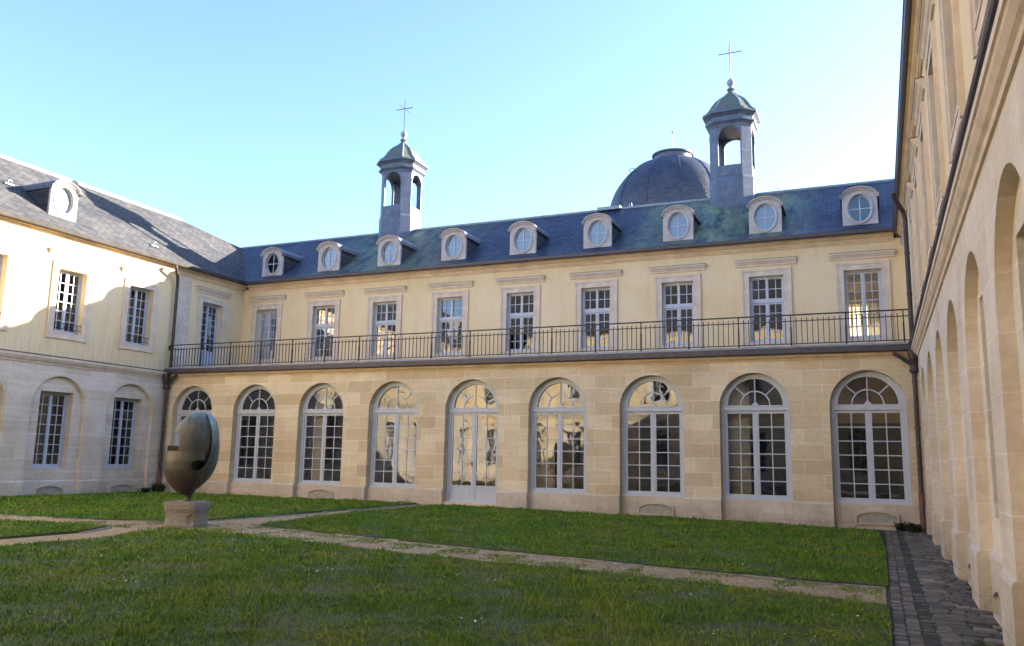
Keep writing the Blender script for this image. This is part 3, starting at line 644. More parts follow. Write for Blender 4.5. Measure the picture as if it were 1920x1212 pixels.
EA = thing('courtyard_building', 'near wing seen edge on, its row of shallow blind arches running past the cobbles', 'building', (W3, 0, 0), R(-90))
xs_e = [2.35+3.41*k for k in range(9)]
wing(EA, xs_e, -YU, 33, None, -2.35, 'plain_ashlar', round_gutter=True, lower_end=(0, 33), gz=-.3, gut='zinc_dark', eave=-.37, AS=3.27)
m = MB()
prof_e = [(-.33, 10.27), (.1, 10.52), (.8, 11.05), (4.8, 14.0)]
for (y0, z0), (y1, z1) in zip(prof_e, prof_e[1:]):
    m.poly([(-12.5 if z0 > 10.3 else -E0, y0, z0), (33.5, y0, z0), (33.5, y1, z1), (-12.5, y1, z1)])
m.poly([(-12.5, 4.8, 14.0), (33.5, 4.8, 14.0), (33.5, 10, 10.2), (-12.5, 10, 10.2)])
er = m.build('roof', 'slate_sun_tone', EA)
m = MB(); m.box(-E0, 33.4, -.385, -.2, 10.236, 10.30); m.build('eave_slate', 'slate', er)

SO = thing('courtyard_building', 'range closing the court behind the viewer, mirrored in the arched panes', 'building', (W3, -32.5, 0), R(180))
xs_s = [2.4+BAY*k for k in range(9)]
wing(SO, xs_s, 0, W3-XL, None, None, 'stone', top=12.6)
m = MB(); m.poly([(-5, -.4, 12.9), (36, -.4, 12.9), (36, 4.6, 18.0), (-5, 4.6, 18.0)]); m.poly([(-5, 4.6, 18.0), (36, 4.6, 18.0), (36, 9.6, 12.9), (-5, 9.6, 12.9)]); m.build('roof', 'slate_sun_tone', SO)

# downpipes (parts of the wings)
def downpipe(root, wx, wy, world_to_local, side):
    L = world_to_local
    m = MB(); m.tube([L(wx+side*.32, wy-.55, 10.04), L(wx+side*.30, wy-.5, 9.92), L(wx+side*.05, wy-.12, 9.55), L(wx, wy-.05, 9.3), L(wx, wy-.05, 5.55), L(wx+side*.05, wy-.12, 5.40)], .07, 12)
    for z in (8.2, 6.9): m.tube([L(wx, wy-.05, z), L(wx, wy-.05, z+.06)], .085, 12)
    p = m.build('downpipe', 'pipe', root)
    h = MB(); h.tube([L(wx, wy-.25, 5.18), L(wx, wy-.25, 4.95), L(wx, wy-.2, 4.72), L(wx, wy-.18, 4.55), L(wx, wy-.18, 4.48)], [.17, .14, .10, .15, .085], 12)
    h.tube([L(wx+side*.55, wy-.2, 5.12), L(wx+side*.35, wy-.2, 4.98), L(wx, wy-.2, 4.70)], .06, 10); h.build('hopper', 'pipe', p)
    m2 = MB(); m2.tube([L(wx, wy-.18, 4.6), L(wx, wy-.18, .85)], .07, 12)
    for z in (4.2, 2.8, 1.6): m2.tube([L(wx, wy-.18, z), L(wx, wy-.18, z+.07)], .085, 12)
    m2.build('lower_pipe', 'pipe', p)
    m3 = MB(); m3.tube([L(wx, wy-.18, .95), L(wx, wy-.18, .88), L(wx, wy-.18, -.25)], [.095, .085, .085], 12); m3.build('pipe_shoe', 'pipe_red', p)
downpipe(WE, XL+.17, -.02, lambda X, Y, Z: (Y, -(X-XL), Z), 1)
downpipe(EA, W3-.12, -.12, lambda X, Y, Z: (-Y, X-W3, Z), -1)

# ================================================================== DOMED BUILDING beyond the north range
DX, DY = 14.62, 30.0
D = thing('domed_building', 'dark slate dome with flat stone ring and thin rod, rising behind the roof ridge', 'building', (DX, DY, -.4))
def dome_prof(n=22):
    out = []
    for k in range(n+1):
        a = math.pi/2*k/n; out.append((4.65*math.cos(a)**.92 if k < n else 0, 19.2+4.72*math.sin(a)))
    return out
dp = [p for p in dome_prof() if p[0] > 1.2]; dp = [(4.66, 17.2)]+dp
def slate_dome():
    k = NT('dome_slate'); o = k.coords(); sp = k.n('ShaderNodeSeparateXYZ'); k.l(o, sp.inputs[0])
    ang = k.math('ARCTAN2', sp.outputs[1], sp.outputs[0]); cb = k.n('ShaderNodeCombineXYZ'); k.l(k.math('MULTIPLY', ang, 4.6), cb.inputs[0]); k.l(k.math('MULTIPLY', sp.outputs[2], 1.2), cb.inputs[1])
    br = k.n('ShaderNodeTexBrick', offset=.5); br.inputs['Color1'].default_value = (.028, .036, .062, 1); br.inputs['Color2'].default_value = (.052, .064, .10, 1); br.inputs['Mortar'].default_value = (.02, .02, .03, 1)
    for a, b in (('Scale', 1), ('Mortar Size', .014), ('Brick Width', .34), ('Row Height', .18)): br.inputs[a].default_value = b
    k.l(cb.outputs[0], br.inputs['Vector']); n = k.noise(o, .8, 5, .6)
    k.col(k.mix(1, br.outputs['Color'], k.ramp(n, [(.3, (.7, .74, .8)), (.7, (1.3, 1.25, 1.2))]), 'MULTIPLY')); k.rough(.5); k.bump(k.math('MULTIPLY', br.outputs['Fac'], -1), .4, .02); return k.m
MT['slate_dome'] = slate_dome()
m = MB(); m.lathe(dp, 64, closed=False); m.build('dome', 'slate_dome', D, smooth=True)
for a in (-100, -70, -40, -130, 20, 80, 140, 200):
    q = R(a); MB().tube([((r+.01)*math.cos(q), (r+.01)*math.sin(q), z) for r, z in dp], .035, 6).build('dome_rib', 'slate_dome', D)
m = MB(); m.lathe([(1.2, 23.62), (1.5, 23.66), (1.52, 23.74), (1.36, 23.80), (1.36, 24.12), (1.50, 24.18), (1.50, 24.27), (.9, 24.33)], 40); m.build('lantern_ring', 'lead_dark', D)
m = MB(); m.tube([(0, 0, 24.3), (0, 0, 26.15)], [.022, .014], 8); m.lathe([(.01, 25.95), (.06, 26.02), (.05, 26.1), (.01, 26.16)], 8); m.build('lightning_rod', 'iron', D)
m = MB(); m.lathe([(4.9, 0), (4.9, 16.7), (5.15, 16.8), (5.2, 17.05), (4.67, 17.22)], 48); m.build('drum', 'trim', D)
m = MB(); m.tube([(-2.55, -1.9, 22.6), (-2.75, -1.95, 22.85), (-2.6, -1.9, 23.0), (-2.35, -1.8, 22.95)], .03, 6); m.build('roof_hook', 'zinc', D)

# ================================================================== BALCONY RAILING
B = thing('balcony_railing', 'long black iron railing along the terrace edge above the arches', 'railing', (0, -.12, 5.46))
x0, x1 = XL+.12, W3-.18
m = MB(); m.box(x0, x1, -.03, .03, .99, 1.03); m.build('top_rail', 'iron', B)
m = MB(); m.box(x0, x1, -.015, .015, .795, .825); m.build('upper_rail', 'iron', B)
m = MB(); m.box(x0, x1, -.015, .015, .055, .085); m.build('bottom_rail', 'iron', B)
NP = 18; st = (x1-x0-.3)/NP
post = MB().box(-.017, .017, -.022, .022, -.06, .99).box(-.024, .024, -.03, .03, -.06, .62).mesh('post', 'iron')
bal = MB()
for k in range(1, 10):
    xx = st*k/10; bal.box(xx-.0115, xx+.0115, -.0115, .0115, .085, .795).box(xx-.0115, xx+.0115, -.0115, .0115, .825, .872); bal.lathe([(.002, .865), (.018, .88), (.018, .895), (.002, .912)], 6, (xx, 0))
bal = bal.mesh('baluster_panel', 'iron')
for k in range(NP+1):
    put('post', post, B, (x0+.15+st*k, 0, 0))
    if k < NP: put('baluster_panel', bal, B, (x0+.15+st*k, 0, 0))
m = MB(); m.box(x0-.06, x0+.02, -.05, .05, .78, 1.0); m.build('wall_bracket', 'iron', B)

# ================================================================== SCULPTURE on its block
def granite():
    k = NT('rough_granite'); o = k.coords(); f = k.noise(o, 28, 6, .8); g = k.noise(o, 3, 4, .6)
    c = k.ramp(f, [(.3, (.10, .09, .08)), (.5, (.24, .215, .18)), (.7, (.40, .36, .31))]); c = k.mix(k.math('MULTIPLY', k.math('SUBTRACT', g, .4, clamp=True), 1.8, clamp=True), c, (.26, .20, .12)); k.col(c); k.rough(.95); k.bump(f, .7, .03); return k.m
MT['granite'] = granite()
def bronze(name, stops):
    k = NT(name); o = k.coords(); sp = k.n('ShaderNodeSeparateXYZ'); k.l(o, sp.inputs[0])
    f = k.noise(o, 2.2, 7, .68); mp = k.n('ShaderNodeMapping'); mp.inputs['Scale'].default_value = (6, 6, .7); k.l(o, mp.inputs[0]); s = k.noise(mp.outputs[0], 2, 6, .7)
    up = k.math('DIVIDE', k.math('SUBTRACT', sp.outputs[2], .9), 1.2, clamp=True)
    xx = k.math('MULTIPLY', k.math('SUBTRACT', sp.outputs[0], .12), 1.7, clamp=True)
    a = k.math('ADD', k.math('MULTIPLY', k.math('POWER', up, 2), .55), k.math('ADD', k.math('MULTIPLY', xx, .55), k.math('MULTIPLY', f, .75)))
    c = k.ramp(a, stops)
    c = k.mix(k.math('MULTIPLY', k.math('SUBTRACT', s, .46, clamp=True), 2.4, clamp=True), c, (.035, .036, .03))
    k.col(c); k.rough(k.ramp(f, [(.3, (.32,)*3), (.7, (.6,)*3)])); k.b.inputs['Metallic'].default_value = .35; k.bump(k.math('ADD', s, f), .3, .012); return k.m
MT['bronze'] = bronze('patinated_bronze', [(.30, (.062, .056, .042)), (.52, (.095, .09, .07)), (.74, (.10, .125, .115)), (1.0, (.19, .265, .255))])
MT['bronze_shaded'] = bronze('shaded_patinated_bronze', [(.36, (.046, .043, .034)), (.55, (.068, .066, .052)), (.74, (.10, .115, .10)), (.95, (.19, .245, .23))])  # bronze copy darkened for head and core: their recess shade set in colour
VA = math.atan2(27.475-12.3, 28.092-12.4)      # turn so that local -y looks at the viewer
SX, SY = 12.24, -12.42
ped = MB()
prof = [(.405, -.02), (.405, .045), (.385, .12), (.377, .22), (.39, .32), (.425, .41), (.43, .52), (.412, .575)]
n = 28
rings = []
for r, z in prof:
    ring = []
    for k in range(4):
        for j in range(7):
            t = -1+2*j/7; p = [(t, -1), (1, t), (-t, 1), (-1, -t)][k]; jit = .012*math.sin(7*p[0]+5*p[1]+11*z)+.01*math.sin(17*p[1]+9*z)
            rr = r*(1+jit); ca = 1-.09*(abs(p[0])*abs(p[1]))**5; ring.append((p[0]*rr*ca, p[1]*rr*ca, z))
    rings.append(ped.vs(ring))
for p, q in zip(rings, rings[1:]):
    for k in range(28): ped.f.append([p[k], p[(k+1) % 28], q[(k+1) % 28], q[k]])
ped.f.append(rings[0][::-1]); ped.f.append(rings[-1])
pedm = ped.mesh('stone_pedestal', 'granite')
def boolean(me, cutters, op='DIFFERENCE'):   # carve one mesh with others
    o = bpy.data.objects.new('tmp', me); C.objects.link(o); tmp = [o]
    for c in cutters:
        co = bpy.data.objects.new('cut', c); C.objects.link(co); tmp.append(co)
        md = o.modifiers.new('b', 'BOOLEAN'); md.object = co; md.operation = op; md.solver = 'EXACT'
    dg = bpy.context.evaluated_depsgraph_get(); dg.update()
    res = bpy.data.meshes.new_from_object(o.evaluated_get(dg))
    for t in tmp: bpy.data.objects.remove(t)
    return res
sph = MB(); sph.lathe([(.15*math.sin(math.pi*k/10)+.001, -.15*math.cos(math.pi*k/10)) for k in range(11)], 18); 
sm = sph.mesh('scoop', 'granite'); sm.transform(Matrix.Translation((.31, -.45, .17)))
sm2 = sph.mesh('scoop', 'granite'); sm2.transform(Matrix.Translation((-.49, -.42, .28)) @ Matrix.Scale(1.1, 4))
PA = VA-R(28)
po = put('stone_pedestal', boolean(pedm, [sm]), None, (SX, SY, 0), PA); tag(po, 'rough grey granite block with a round scoop, under the bronze egg', 'pedestal')

SCU = thing('abstract_sculpture', 'green brown bronze egg sculpture, half open like a hooded face, on a granite block', 'sculpture', (SX, SY, .565), VA)
U = .00272; Z0 = .16
px = lambda a: (a-356)*U           # zoomed photograph units to metres, measured across the figure
pz = lambda b: Z0+(855-b)*U
H = (855-125)*U
TT = [0, .03, .075, .14, .212, .30, .404, .52, .623, .72, .80, .85, .897, .935, .966, .988, 1.0]
WW = [30, 66, 106, 152, 188, 212, 225, 221, 209, 194, 177, 163, 145, 119, 83, 45, 3]
def egg(sx=1.0, sy=.9):      # a leaning egg, narrow at the foot
    e_ = MB(); e_.lathe([(np.interp(k/60, TT, WW)*U, Z0+H*(k/60)) for k in range(61)], 72)
    e_.v = [(x*sx+px(320)+(z-Z0)/H*90*U, y*sy, z) for x, y, z in e_.v]; return e_.mesh('egg', 'bronze')
def cyl_y(cx, cz, rx, rz, y0, y1, n=40):
    return MB().prism([(cx+rx*math.cos(2*math.pi*k/n), cz+rz*math.sin(2*math.pi*k/n)) for k in range(n)], y0, y1).mesh('cut', 'bronze')
def outl(pts, y0, y1): return MB().prism([(px(a), pz(b)) for a, b in pts], y0, y1).mesh('cut', 'bronze')
curve = [(405, 90), (452, 140), (482, 200), (503, 265), (515, 330), (519, 400), (512, 478), (496, 545), (470, 598), (436, 634), (400, 646), (398, 700), (372, 790), (335, 880)]
hole = [(404+46*math.cos(R(a)), 598-46*math.sin(R(a))) for a in range(90, 275, 15)]
bowl = boolean(egg(1.0, .98), [outl([(40, 476), (466, 478), (470, 500), (466, 552)]+hole+[(396, 700), (369, 790), (330, 900), (40, 900)], -3, 3)], 'INTERSECT')
shell = boolean(egg(1.0), [outl(curve+[(720, 880), (720, 90)], -3, 3)], 'INTERSECT')
holec = cyl_y(px(414), pz(600), 46*U, 44*U, -3, .12)
head = boolean(egg(.955, .55), [outl([(100, 60), (415, 60), (455, 150), (482, 215), (501, 300), (506, 400), (500, 490), (440, 520), (325, 860), (246, 560), (246, 321), (100, 321)], -3, 3)], 'INTERSECT')
core = boolean(egg(.93, .42), [outl([(246, 150), (405, 90), (452, 140), (482, 200), (503, 265), (516, 330), (520, 400), (513, 478), (497, 545), (471, 598), (437, 634), (400, 700), (335, 860), (246, 640)], -3, 3)], 'INTERSECT')
bowl = boolean(bowl, [holec]); core = boolean(core, [holec])
for nm, me in (('bowl', bowl), ('shell', shell), ('head', head), ('core', core)):
    me.shade_smooth(); me.set_sharp_from_angle(angle=R(35)); me.materials.clear(); me.materials.append(MT['bronze_shaded' if nm in ('head', 'core') else 'bronze']); put(nm, me, SCU)
m = MB(); m.box(px(152), px(262), .05, .32, pz(480), pz(431)); m.build('block', 'bronze', SCU)
m = MB(); m.lathe([(.13, 0), (.11, .03), (.075, .06), (.07, .12), (.10, .17), (.16, .26)], 20); m.build('stem', 'bronze', SCU, smooth=R(40))

# ================================================================== GROUND
def gmat(name, stops, scale, bumps, rough=.95, dist=.02):
    k = NT(name); o = k.coords(); f = k.noise(o, scale, 8, .75); g = k.noise(o, .7, 5, .6)
    c = k.ramp(f, stops); c = k.mix(1, c, k.ramp(g, [(.3, (.8, .8, .8)), (.7, (1.15, 1.12, 1.1))]), 'MULTIPLY'); k.col(c); k.rough(rough); k.bump(f, bumps, dist); return k
MT['soil'] = gmat('ground_soil', [(.3, (.05, .04, .028)), (.7, (.12, .1, .07))], 9, .6).m
MT['turf'] = gmat('turf', [(.3, (.03, .045, .012)), (.55, (.06, .085, .02)), (.8, (.12, .11, .05))], 7, .6).m
kk = gmat('path_gravel', [(.25, (.14, .095, .045)), (.5, (.38, .27, .14)), (.75, (.58, .44, .26))], 22, .9)
MT['gravel'] = kk.m
MT['kerb'] = plain('kerb_stone', (.27, .25, .21), .9, .45, 5, bumps=.3)
zg = lambda x: -.012*max(0.0, x-12.0)
zga = lambda x: -.012*np.maximum(0, x-12.0)
m = MB(); m.poly([(-400, -400, -.35), (400, -400, -.35), (400, 400, -.35), (-400, 400, -.35)]); struct(m.build('ground', 'soil'))
# gravel paths: one sheet under the four lawns
m = MB(); m.poly([(XL, -32.4, -.012), (12, -32.4, -.012), (12, .3, -.012), (XL, .3, -.012)]); m.poly([(12, -32.4, -.012), (27.46, -32.4, zg(27.46)-.012), (27.46, .3, zg(27.46)-.012), (12, .3, -.012)]); struct(m.build('path', 'gravel'))
LAWNS = dict(
    ne=[(13.35, -11.1), (14.0, -11.35), (15.0, -11.6), (16.4, -11.8), (18.0, -12.05), (20.0, -12.35), (22.0, -12.65), (24.2, -12.98), (26.0, -13.2), (27.5, -13.2), (27.49, -6.7), (27.35, -1.6), (26.6, -.6), (24, -.3), (12.75, -.3), (12.6, -1.5), (12.62, -6.1), (13.25, -10.5)],
    nw=[(-1.45, -12.75), (6.5, -12.75), (9.4, -12.35), (11.0, -11.8), (11.5, -11.0), (11.6, -8.4), (11.6, -.3), (-1.45, -.3)],
    sw=[(-1.45, -14.1), (7.8, -13.95), (11.2, -13.75), (11.75, -15), (11.75, -32), (-1.45, -32)],
    se=[(12.5, -13.2), (13.6, -13.3), (15.1, -13.55), (17.2, -13.75), (19.0, -14.15), (21.0, -14.32), (23.0, -14.5), (24.5, -14.55), (25.9, -14.85), (27.1, -15.1), (27.5, -15.2), (27.49, -32), (13.2, -32), (13.15, -17.3), (13.2, -15.8)])
def inside(P, x, y):
    r = np.zeros(x.shape, bool)
    for (ax, ay), (bx, by) in zip(P, P[1:]+P[:1]):
        c = (ay > y) != (by > y)
        with np.errstate(divide='ignore', invalid='ignore'): r ^= c & (x < (bx-ax)*(y-ay)/(by-ay)+ax)
    return r
for k, P in LAWNS.items():
    m = MB(); top = m.vs([(x, y, zg(x)+.035) for x, y in P]); bot = m.vs([(x, y, zg(x)-.05) for x, y in P]); m.f.append(top)
    for i in range(len(P)): j = (i+1) % len(P); m.f.append([bot[i], bot[j], top[j], top[i]])
    struct(m.build('lawn', 'turf'))
# kerb edging: thin stones along some lawn edges
def kerb_line(pts, w=.07):
    m = MB()
    for a, b in zip(pts, pts[1:]):
        a, b = Vector(a), Vector(b); d = (b-a); L = d.length; d.normalize(); nrm = Vector((-d.y, d.x)); t = 0
        while t < L:
            l = min(random.uniform(.5, .9), L-t); p, q = a+d*t, a+d*(t+l-.012); h = .018+random.uniform(-.016, .014); o = random.uniform(-.01, .01)
            c = [p+nrm*(o-w/2), q+nrm*(o-w/2), q+nrm*(o+w/2), p+nrm*(o+w/2)]
            lo_, hi = m.vs([(v.x, v.y, zg(v.x)-.05) for v in c]), m.vs([(v.x, v.y, zg(v.x)+h) for v in c]); m.f.append(hi)
            for i in range(4): j = (i+1) % 4; m.f.append([lo_[i], lo_[j], hi[j], hi[i]])
            t += l
    struct(m.build('kerb', 'kerb'))
off = lambda P, dx, dy: [(x+dx, y+dy) for x, y in P]
kerb_line(off(LAWNS['ne'][1:10], -.03, -.10)); kerb_line(off(LAWNS['ne'][13:], -.10, 0)); kerb_line(off(LAWNS['nw'][:4], .0, -.10)); kerb_line(off(LAWNS['sw'][1:4], .1, -.02)); kerb_line(off(LAWNS['nw'][4:7], .10, 0))

# paving along the east wing: dark setts with a drain line, then irregular flags
k = NT('paving_stone'); o_ = k.coords(); g_ = k.n('ShaderNodeNewGeometry'); f_ = k.noise(o_, 6, 6, .7); b_ = k.noise(o_, 1.3, 5, .65)
c_ = k.ramp(g_.outputs['Random Per Island'], [(.0, (.045, .037, .028)), (.5, (.11, .09, .066)), (1, (.24, .20, .145))]); c_ = k.mix(k.math('MULTIPLY', k.math('SUBTRACT', b_, .5, clamp=True), 2.2, clamp=True), c_, (.055, .065, .03))
c_ = k.mix(1, c_, k.ramp(f_, [(.3, (.7, .7, .7)), (.7, (1.2, 1.2, 1.2))]), 'MULTIPLY'); k.col(c_); k.rough(.62); k.bump(f_, .5, .02); MT['paving'] = k.m
MT['joint'] = gmat('mossy_joint', [(.3, (.018, .02, .012)), (.7, (.055, .055, .035))], 14, .6).m
m = MB(); m.poly([(27.47, -32.4, zg(27.47)-.002), (W3+.3, -32.4, zg(W3)-.002), (W3+.3, .3, zg(W3)-.002), (27.47, .3, zg(27.47)-.002)]); m.poly([(23.0, -.36, zg(23)-.002), (27.46, -1.6, zg(27.46)-.002), (27.46, .3, zg(27.46)-.002), (23.0, .3, zg(23)-.002)]); m.poly([(27.1, -13.0, zg(27.1)-.004), (27.47, -13.0, zg(27.47)-.004), (27.47, -1.5, zg(27.47)-.004), (27.1, -1.5, zg(27.1)-.004)]); struct(m.build('pavement_bed', 'joint'))
m = MB()
def sett(xa, xb, ya, yb, h):
    jx, jy = (xb-xa)*.09, (yb-ya)*.1; J = lambda s: random.uniform(-s, s)
    b = [(xa+J(jx), ya+J(jy)), (xb+J(jx), ya+J(jy)), (xb+J(jx), yb+J(jy)), (xa+J(jx), yb+J(jy))]; cx, cy = sum(p[0] for p in b)/4, sum(p[1] for p in b)/4
    sc = lambda f, z: [(cx+(x-cx)*f, cy+(y-cy)*f, zg(x)+z+J(.003)) for x, y in b]
    r0, r1, r2_ = m.vs(sc(.98, -.05)), m.vs(sc(.96, h-.012)), m.vs(sc(.82, h))
    for p, q in ((r0, r1), (r1, r2_)):
        for i in range(4): j = (i+1) % 4; m.f.append([p[i], p[j], q[j], q[i]])
    m.f.append(r2_)
y = -24.0
while y < -.1:
    d = random.uniform(.09, .13); x = 27.52
    for wd in (.15, .16, .15): sett(x, x+wd-.008, y, y+d-.008, .006+.006*random.random()-(.012 if .2 < x-27.5 < .4 else 0)); x += wd
    y += d
y = -24.0
while y < -.1:
    d = random.uniform(.13, .26); x = 27.99+random.uniform(-.02, .02)
    while x < W3+.0:
        wd = random.uniform(.16, .42); sett(x, min(x+wd, W3+.12)-.015, y, y+d-.015, .012+.014*random.random()); x += wd
    y += d
y = -32.
stuff(m.build('cobblestones', 'paving'), 'dark worn cobbles and flags beside the near wing', 'cobbles')

# ------------------------------------------------------------------ grass blades
k = NT('grass_blade'); g_ = k.n('ShaderNodeNewGeometry'); o_ = k.coords(); b1 = k.noise(o_, .55, 5, .62); b2 = k.noise(o_, 2.6, 4, .6)
c_ = k.ramp(b1, [(.28, (.065, .165, .009)), (.47, (.105, .23, .012)), (.62, (.18, .255, .022)), (.80, (.27, .25, .055))])
c_ = k.mix(k.math('MULTIPLY', k.math('SUBTRACT', b2, .5, clamp=True), 2.6, clamp=True), c_, (.05, .105, .016))
c_ = k.mix(k.math('MULTIPLY', k.math('GREATER_THAN', g_.outputs['Random Per Island'], .86), .7), c_, (.27, .22, .10))
c_ = k.mix(1, c_, k.ramp(k.math('FRACT', k.math('MULTIPLY', g_.outputs['Random Per Island'], 7.3)), [(0, (.65, .65, .65)), (1, (1.4, 1.4, 1.4))]), 'MULTIPLY')
k.col(c_); k.rough(.6); k.b.inputs['Specular IOR Level'].default_value = .2; MT['grass'] = k.m
camx, camy = 27.475, -28.092
def tri_mesh(name, V, F, mat):
    me = bpy.data.meshes.new(name); nv, nf = len(V), len(F)
    me.vertices.add(nv); me.vertices.foreach_set('co', V.astype(np.float32).ravel())
    me.loops.add(nf*3); me.loops.foreach_set('vertex_index', F.astype(np.int32).ravel())
    me.polygons.add(nf); me.polygons.foreach_set('loop_start', np.arange(0, nf*3, 3, dtype=np.int32)); me.polygons.foreach_set('loop_total', np.full(nf, 3, dtype=np.int32))
    me.update(calc_edges=True); me.materials.append(MT[mat]); return me
def field(x, y):   # smooth value 0..1 that varies over about a metre
    return .5+.22*np.sin(1.7*x+.9*y)+.18*np.sin(-1.1*x+2.3*y+1.3)+.15*np.sin(3.9*x-2.9*y+.4)+.1*np.sin(6.1*x+5.3*y)
def blades(P, dens_fn, zone):
    xs = [p[0] for p in P]; ys = [p[1] for p in P]; x0, x1, y0, y1 = min(xs), max(xs), max(min(ys), -23.6), max(ys)
    n = int((x1-x0)*(y1-y0)*3000); x = rng.uniform(x0, x1, n); y = rng.uniform(y0, y1, n)
    d = np.hypot(x-camx, y-camy); p = dens_fn(d)/3000; p = p*np.clip(.25+1.5*field(x*1.3, y*1.3), .12, 1.25)
    keep = (rng.random(n) < p) & inside(P, x, y)
    # outside the camera's cone there is no need for blades (a margin is kept)
    ang = np.arctan2(-(x-camx), y-camy); keep &= (ang > -.02) & (ang < 1.02)
    return x[keep], y[keep], d[keep]
def grass(P):
    dens = lambda d: np.interp(d, [6, 9, 13, 18, 25, 38], [3000, 2600, 1500, 850, 520, 380])
    x, y, d = blades(P, dens, None); n = len(x)
    h = np.interp(d, [6, 20, 35], [.034, .047, .058])*rng.lognormal(0, .32, n)*(.45+.6*field(x*.6+3, y*.6)+1.0*np.clip(field(x*3.1, y*3.3+1), 0, 1)**2); wd = np.interp(d, [6, 12, 20, 35], [.0028, .0042, .008, .014])*rng.uniform(.7, 1.4, n)
    a = rng.uniform(0, 2*np.pi, n); t = rng.uniform(0, 2*np.pi, n); lean = rng.uniform(.1, .95, n)
    bx, by = np.cos(a)*wd, np.sin(a)*wd; lx, ly = np.cos(t)*lean*h, np.sin(t)*lean*h; z0 = zga(x)+.03
    V = np.empty((n, 5, 3))
    V[:, 0] = np.stack([x-bx, y-by, z0], 1); V[:, 1] = np.stack([x+bx, y+by, z0], 1)
    V[:, 2] = np.stack([x-bx*.75+lx*.35, y-by*.75+ly*.35, z0+h*.6], 1); V[:, 3] = np.stack([x+bx*.75+lx*.35, y+by*.75+ly*.35, z0+h*.6], 1)
    V[:, 4] = np.stack([x+lx, y+ly, z0+h*(1-.35*lean)], 1)
    b = (np.arange(n)*5)[:, None, None]; F = (b+np.array([[0, 1, 3], [0, 3, 2], [2, 3, 4]])[None]).reshape(-1, 3)
    return tri_mesh('grass', V.reshape(-1, 3), F, 'grass')
for kx, P in LAWNS.items():
    o = put('grass', grass(P)); stuff(o, 'short green grass of the courtyard lawn', 'grass')
# tufts creeping over the gravel
def creep():
    n = 110000; x = rng.uniform(9, 27.4, n); y = rng.uniform(-17, -10, n); nz = np.sin(3.1*x+1.7*y)*np.sin(2.3*y-1.9*x)+.6*np.sin(7*x-4*y)*np.sin(5*y+6*x)
    keep = (nz > .15)
    for P in LAWNS.values(): keep &= ~inside(P, x, y)
    band = (y < np.interp(x, [9, 13.4, 27.5], [-12.2, -11.0, -13.1])) & (y > np.interp(x, [9, 12.5, 27.5], [-14, -13.3, -15.3])); keep &= band
    x, y = x[keep], y[keep]; n = len(x); h = rng.uniform(.015, .05, n); a = rng.uniform(0, 6.28, n); wd = .007
    V = np.empty((n, 3, 3)); V[:, 0] = np.stack([x-np.cos(a)*wd, y-np.sin(a)*wd, zga(x)-.012], 1); V[:, 1] = np.stack([x+np.cos(a)*wd, y+np.sin(a)*wd, zga(x)-.012], 1)
    V[:, 2] = np.stack([x+rng.normal(0, .02, n), y+rng.normal(0, .02, n), zga(x)-.012+h], 1)
    return tri_mesh('path_grass', V.reshape(-1, 3), np.arange(n*3).reshape(-1, 3), 'grass')
stuff(put('path_grass', creep()), 'sparse grass growing through the gravel path', 'grass')
# loose pebbles on the path
def pebbles():
    n = 26000; x = rng.uniform(6, 27.4, n); y = rng.uniform(-17, -9.5, n); keep = np.ones(n, bool)
    for P in LAWNS.values(): keep &= ~inside(P, x, y)
    keep &= (y < np.interp(x, [6, 13.4, 27.5], [-12.2, -10.0, -13.0])) & (y > np.interp(x, [6, 12.5, 27.5], [-14.2, -13.6, -15.3]))
    x, y = x[keep], y[keep]; n = len(x); r = rng.uniform(.008, .024, n); base = np.array([[1, 0, 0], [-.5, .8, 0], [-.6, -.8, 0], [.1, .1, .7]])
    V = np.stack([x, y, zga(x)-.012], 1)[:, None, :]+base[None]*r[:, None, None]*rng.uniform(.6, 1.3, (n, 1, 3))
    F = ((np.arange(n)*4)[:, None, None]+np.array([[0, 1, 3], [1, 2, 3], [2, 0, 3]])[None]).reshape(-1, 3); return tri_mesh('pebbles', V.reshape(-1, 3), F, 'pebble')
k = NT('pebble'); g_ = k.n('ShaderNodeNewGeometry'); k.col(k.ramp(g_.outputs['Random Per Island'], [(0, (.14, .095, .05)), (.5, (.44, .32, .17)), (1, (.64, .52, .34))])); k.rough(.9); MT['pebble'] = k.m
stuff(put('pebbles', pebbles()), 'loose tan pebbles on the gravel path', 'gravel')
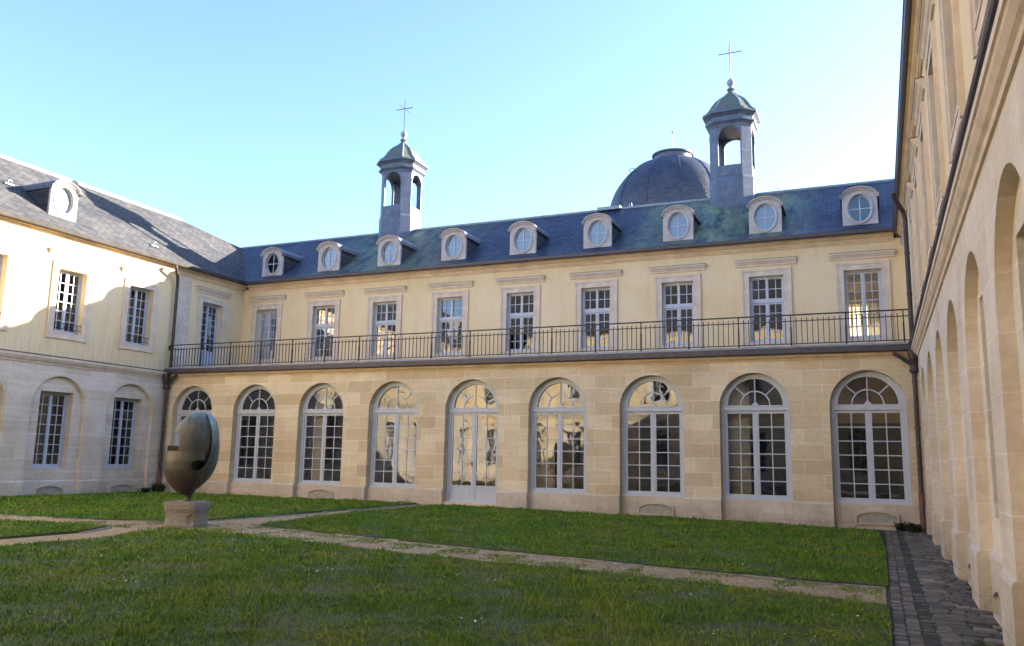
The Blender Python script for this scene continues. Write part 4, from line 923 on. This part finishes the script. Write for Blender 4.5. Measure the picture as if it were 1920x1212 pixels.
# daisies
MT['petal'] = plain('daisy_petal', (.75, .75, .72), .7, .05)
def daisies():
    m = MB()
    for cx, cy, n, s in ((23.2, -19.6, 9, .22), (19.6, -17.2, 8, .28), (16.4, -17.9, 7, .3), (25.6, -18.7, 7, .16), (24.7, -15.0-1.2, 6, .3), (21.8, -16.6, 8, .3), (25.3, -12.8, 12, .5), (26.7, -18.2, 6, .2), (17.4, -15.6, 6, .35), (27.0, -16.9, 6, .18), (15.6, -15.3, 4, .3), (24.2, -12.4, 6, .5), (18.3, -19.6, 4, .3), (26.2, -20, 5, .25)):
        for _ in range(n):
            x, y = cx+random.gauss(0, s), cy+random.gauss(0, s*.6); z = zg(x)+.085+random.uniform(0, .03); r = random.uniform(.007, .013); tx, ty = random.gauss(0, .3), random.gauss(0, .3)
            m.poly([(x+r*math.cos(a), y+r*math.sin(a), z+r*(tx*math.cos(a)+ty*math.sin(a))) for a in (k*math.pi/4 for k in range(8))]); 
    return m
stuff(daisies().build('daisies', 'petal'), 'tiny white daisies scattered in the grass', 'flowers')
# weeds at wall feet
MT['weed'] = plain('weed_leaf', (.05, .085, .025), .6, .35, 6); MT['weed_dark'] = plain('dark_weed_leaf', (.03, .042, .018), .7, .35, 6)
def weed(x, y, r, h, n, mat, label):
    m = MB()
    for _ in range(n):
        a = random.uniform(0, 6.28); L = r*random.uniform(.5, 1.1); hh = h*random.uniform(.4, 1.1); wd = r*random.uniform(.08, .16); ca, sa = math.cos(a), math.sin(a); bx, by = random.gauss(0, r*.25), random.gauss(0, r*.25)
        p = [(bx, by, 0), (bx+ca*L*.5-sa*wd, by+sa*L*.5+ca*wd, hh*.75), (bx+ca*L, by+sa*L, hh), (bx+ca*L*.5+sa*wd, by+sa*L*.5-ca*wd, hh*.7)]; m.poly(p)
    o = m.build('weed', mat, None, (x, y, zg(x))); tag(o, label, 'plant', 'weeds at the foot of the walls'); return o
weed(28.36, -17.9, .13, .14, 40, 'weed', 'small bright green weed on the flags at a pier base in the bottom right corner')
weed(28.3, -.32, .28, .30, 90, 'weed_dark', 'dark weed clump round the red pipe foot beside the near wing')
weed(27.95, .0, .22, .28, 60, 'weed_dark', 'brownish weed under the last arched window, left of the red pipe foot')
weed(-1.2, -.42, .30, .42, 120, 'weed_dark', 'dark weed clump round the far pipe foot, behind the bronze egg')
weed(-1.3, -.95, .25, .25, 80, 'weed_dark', 'low weed against the pale wing plinth, near the far pipe')
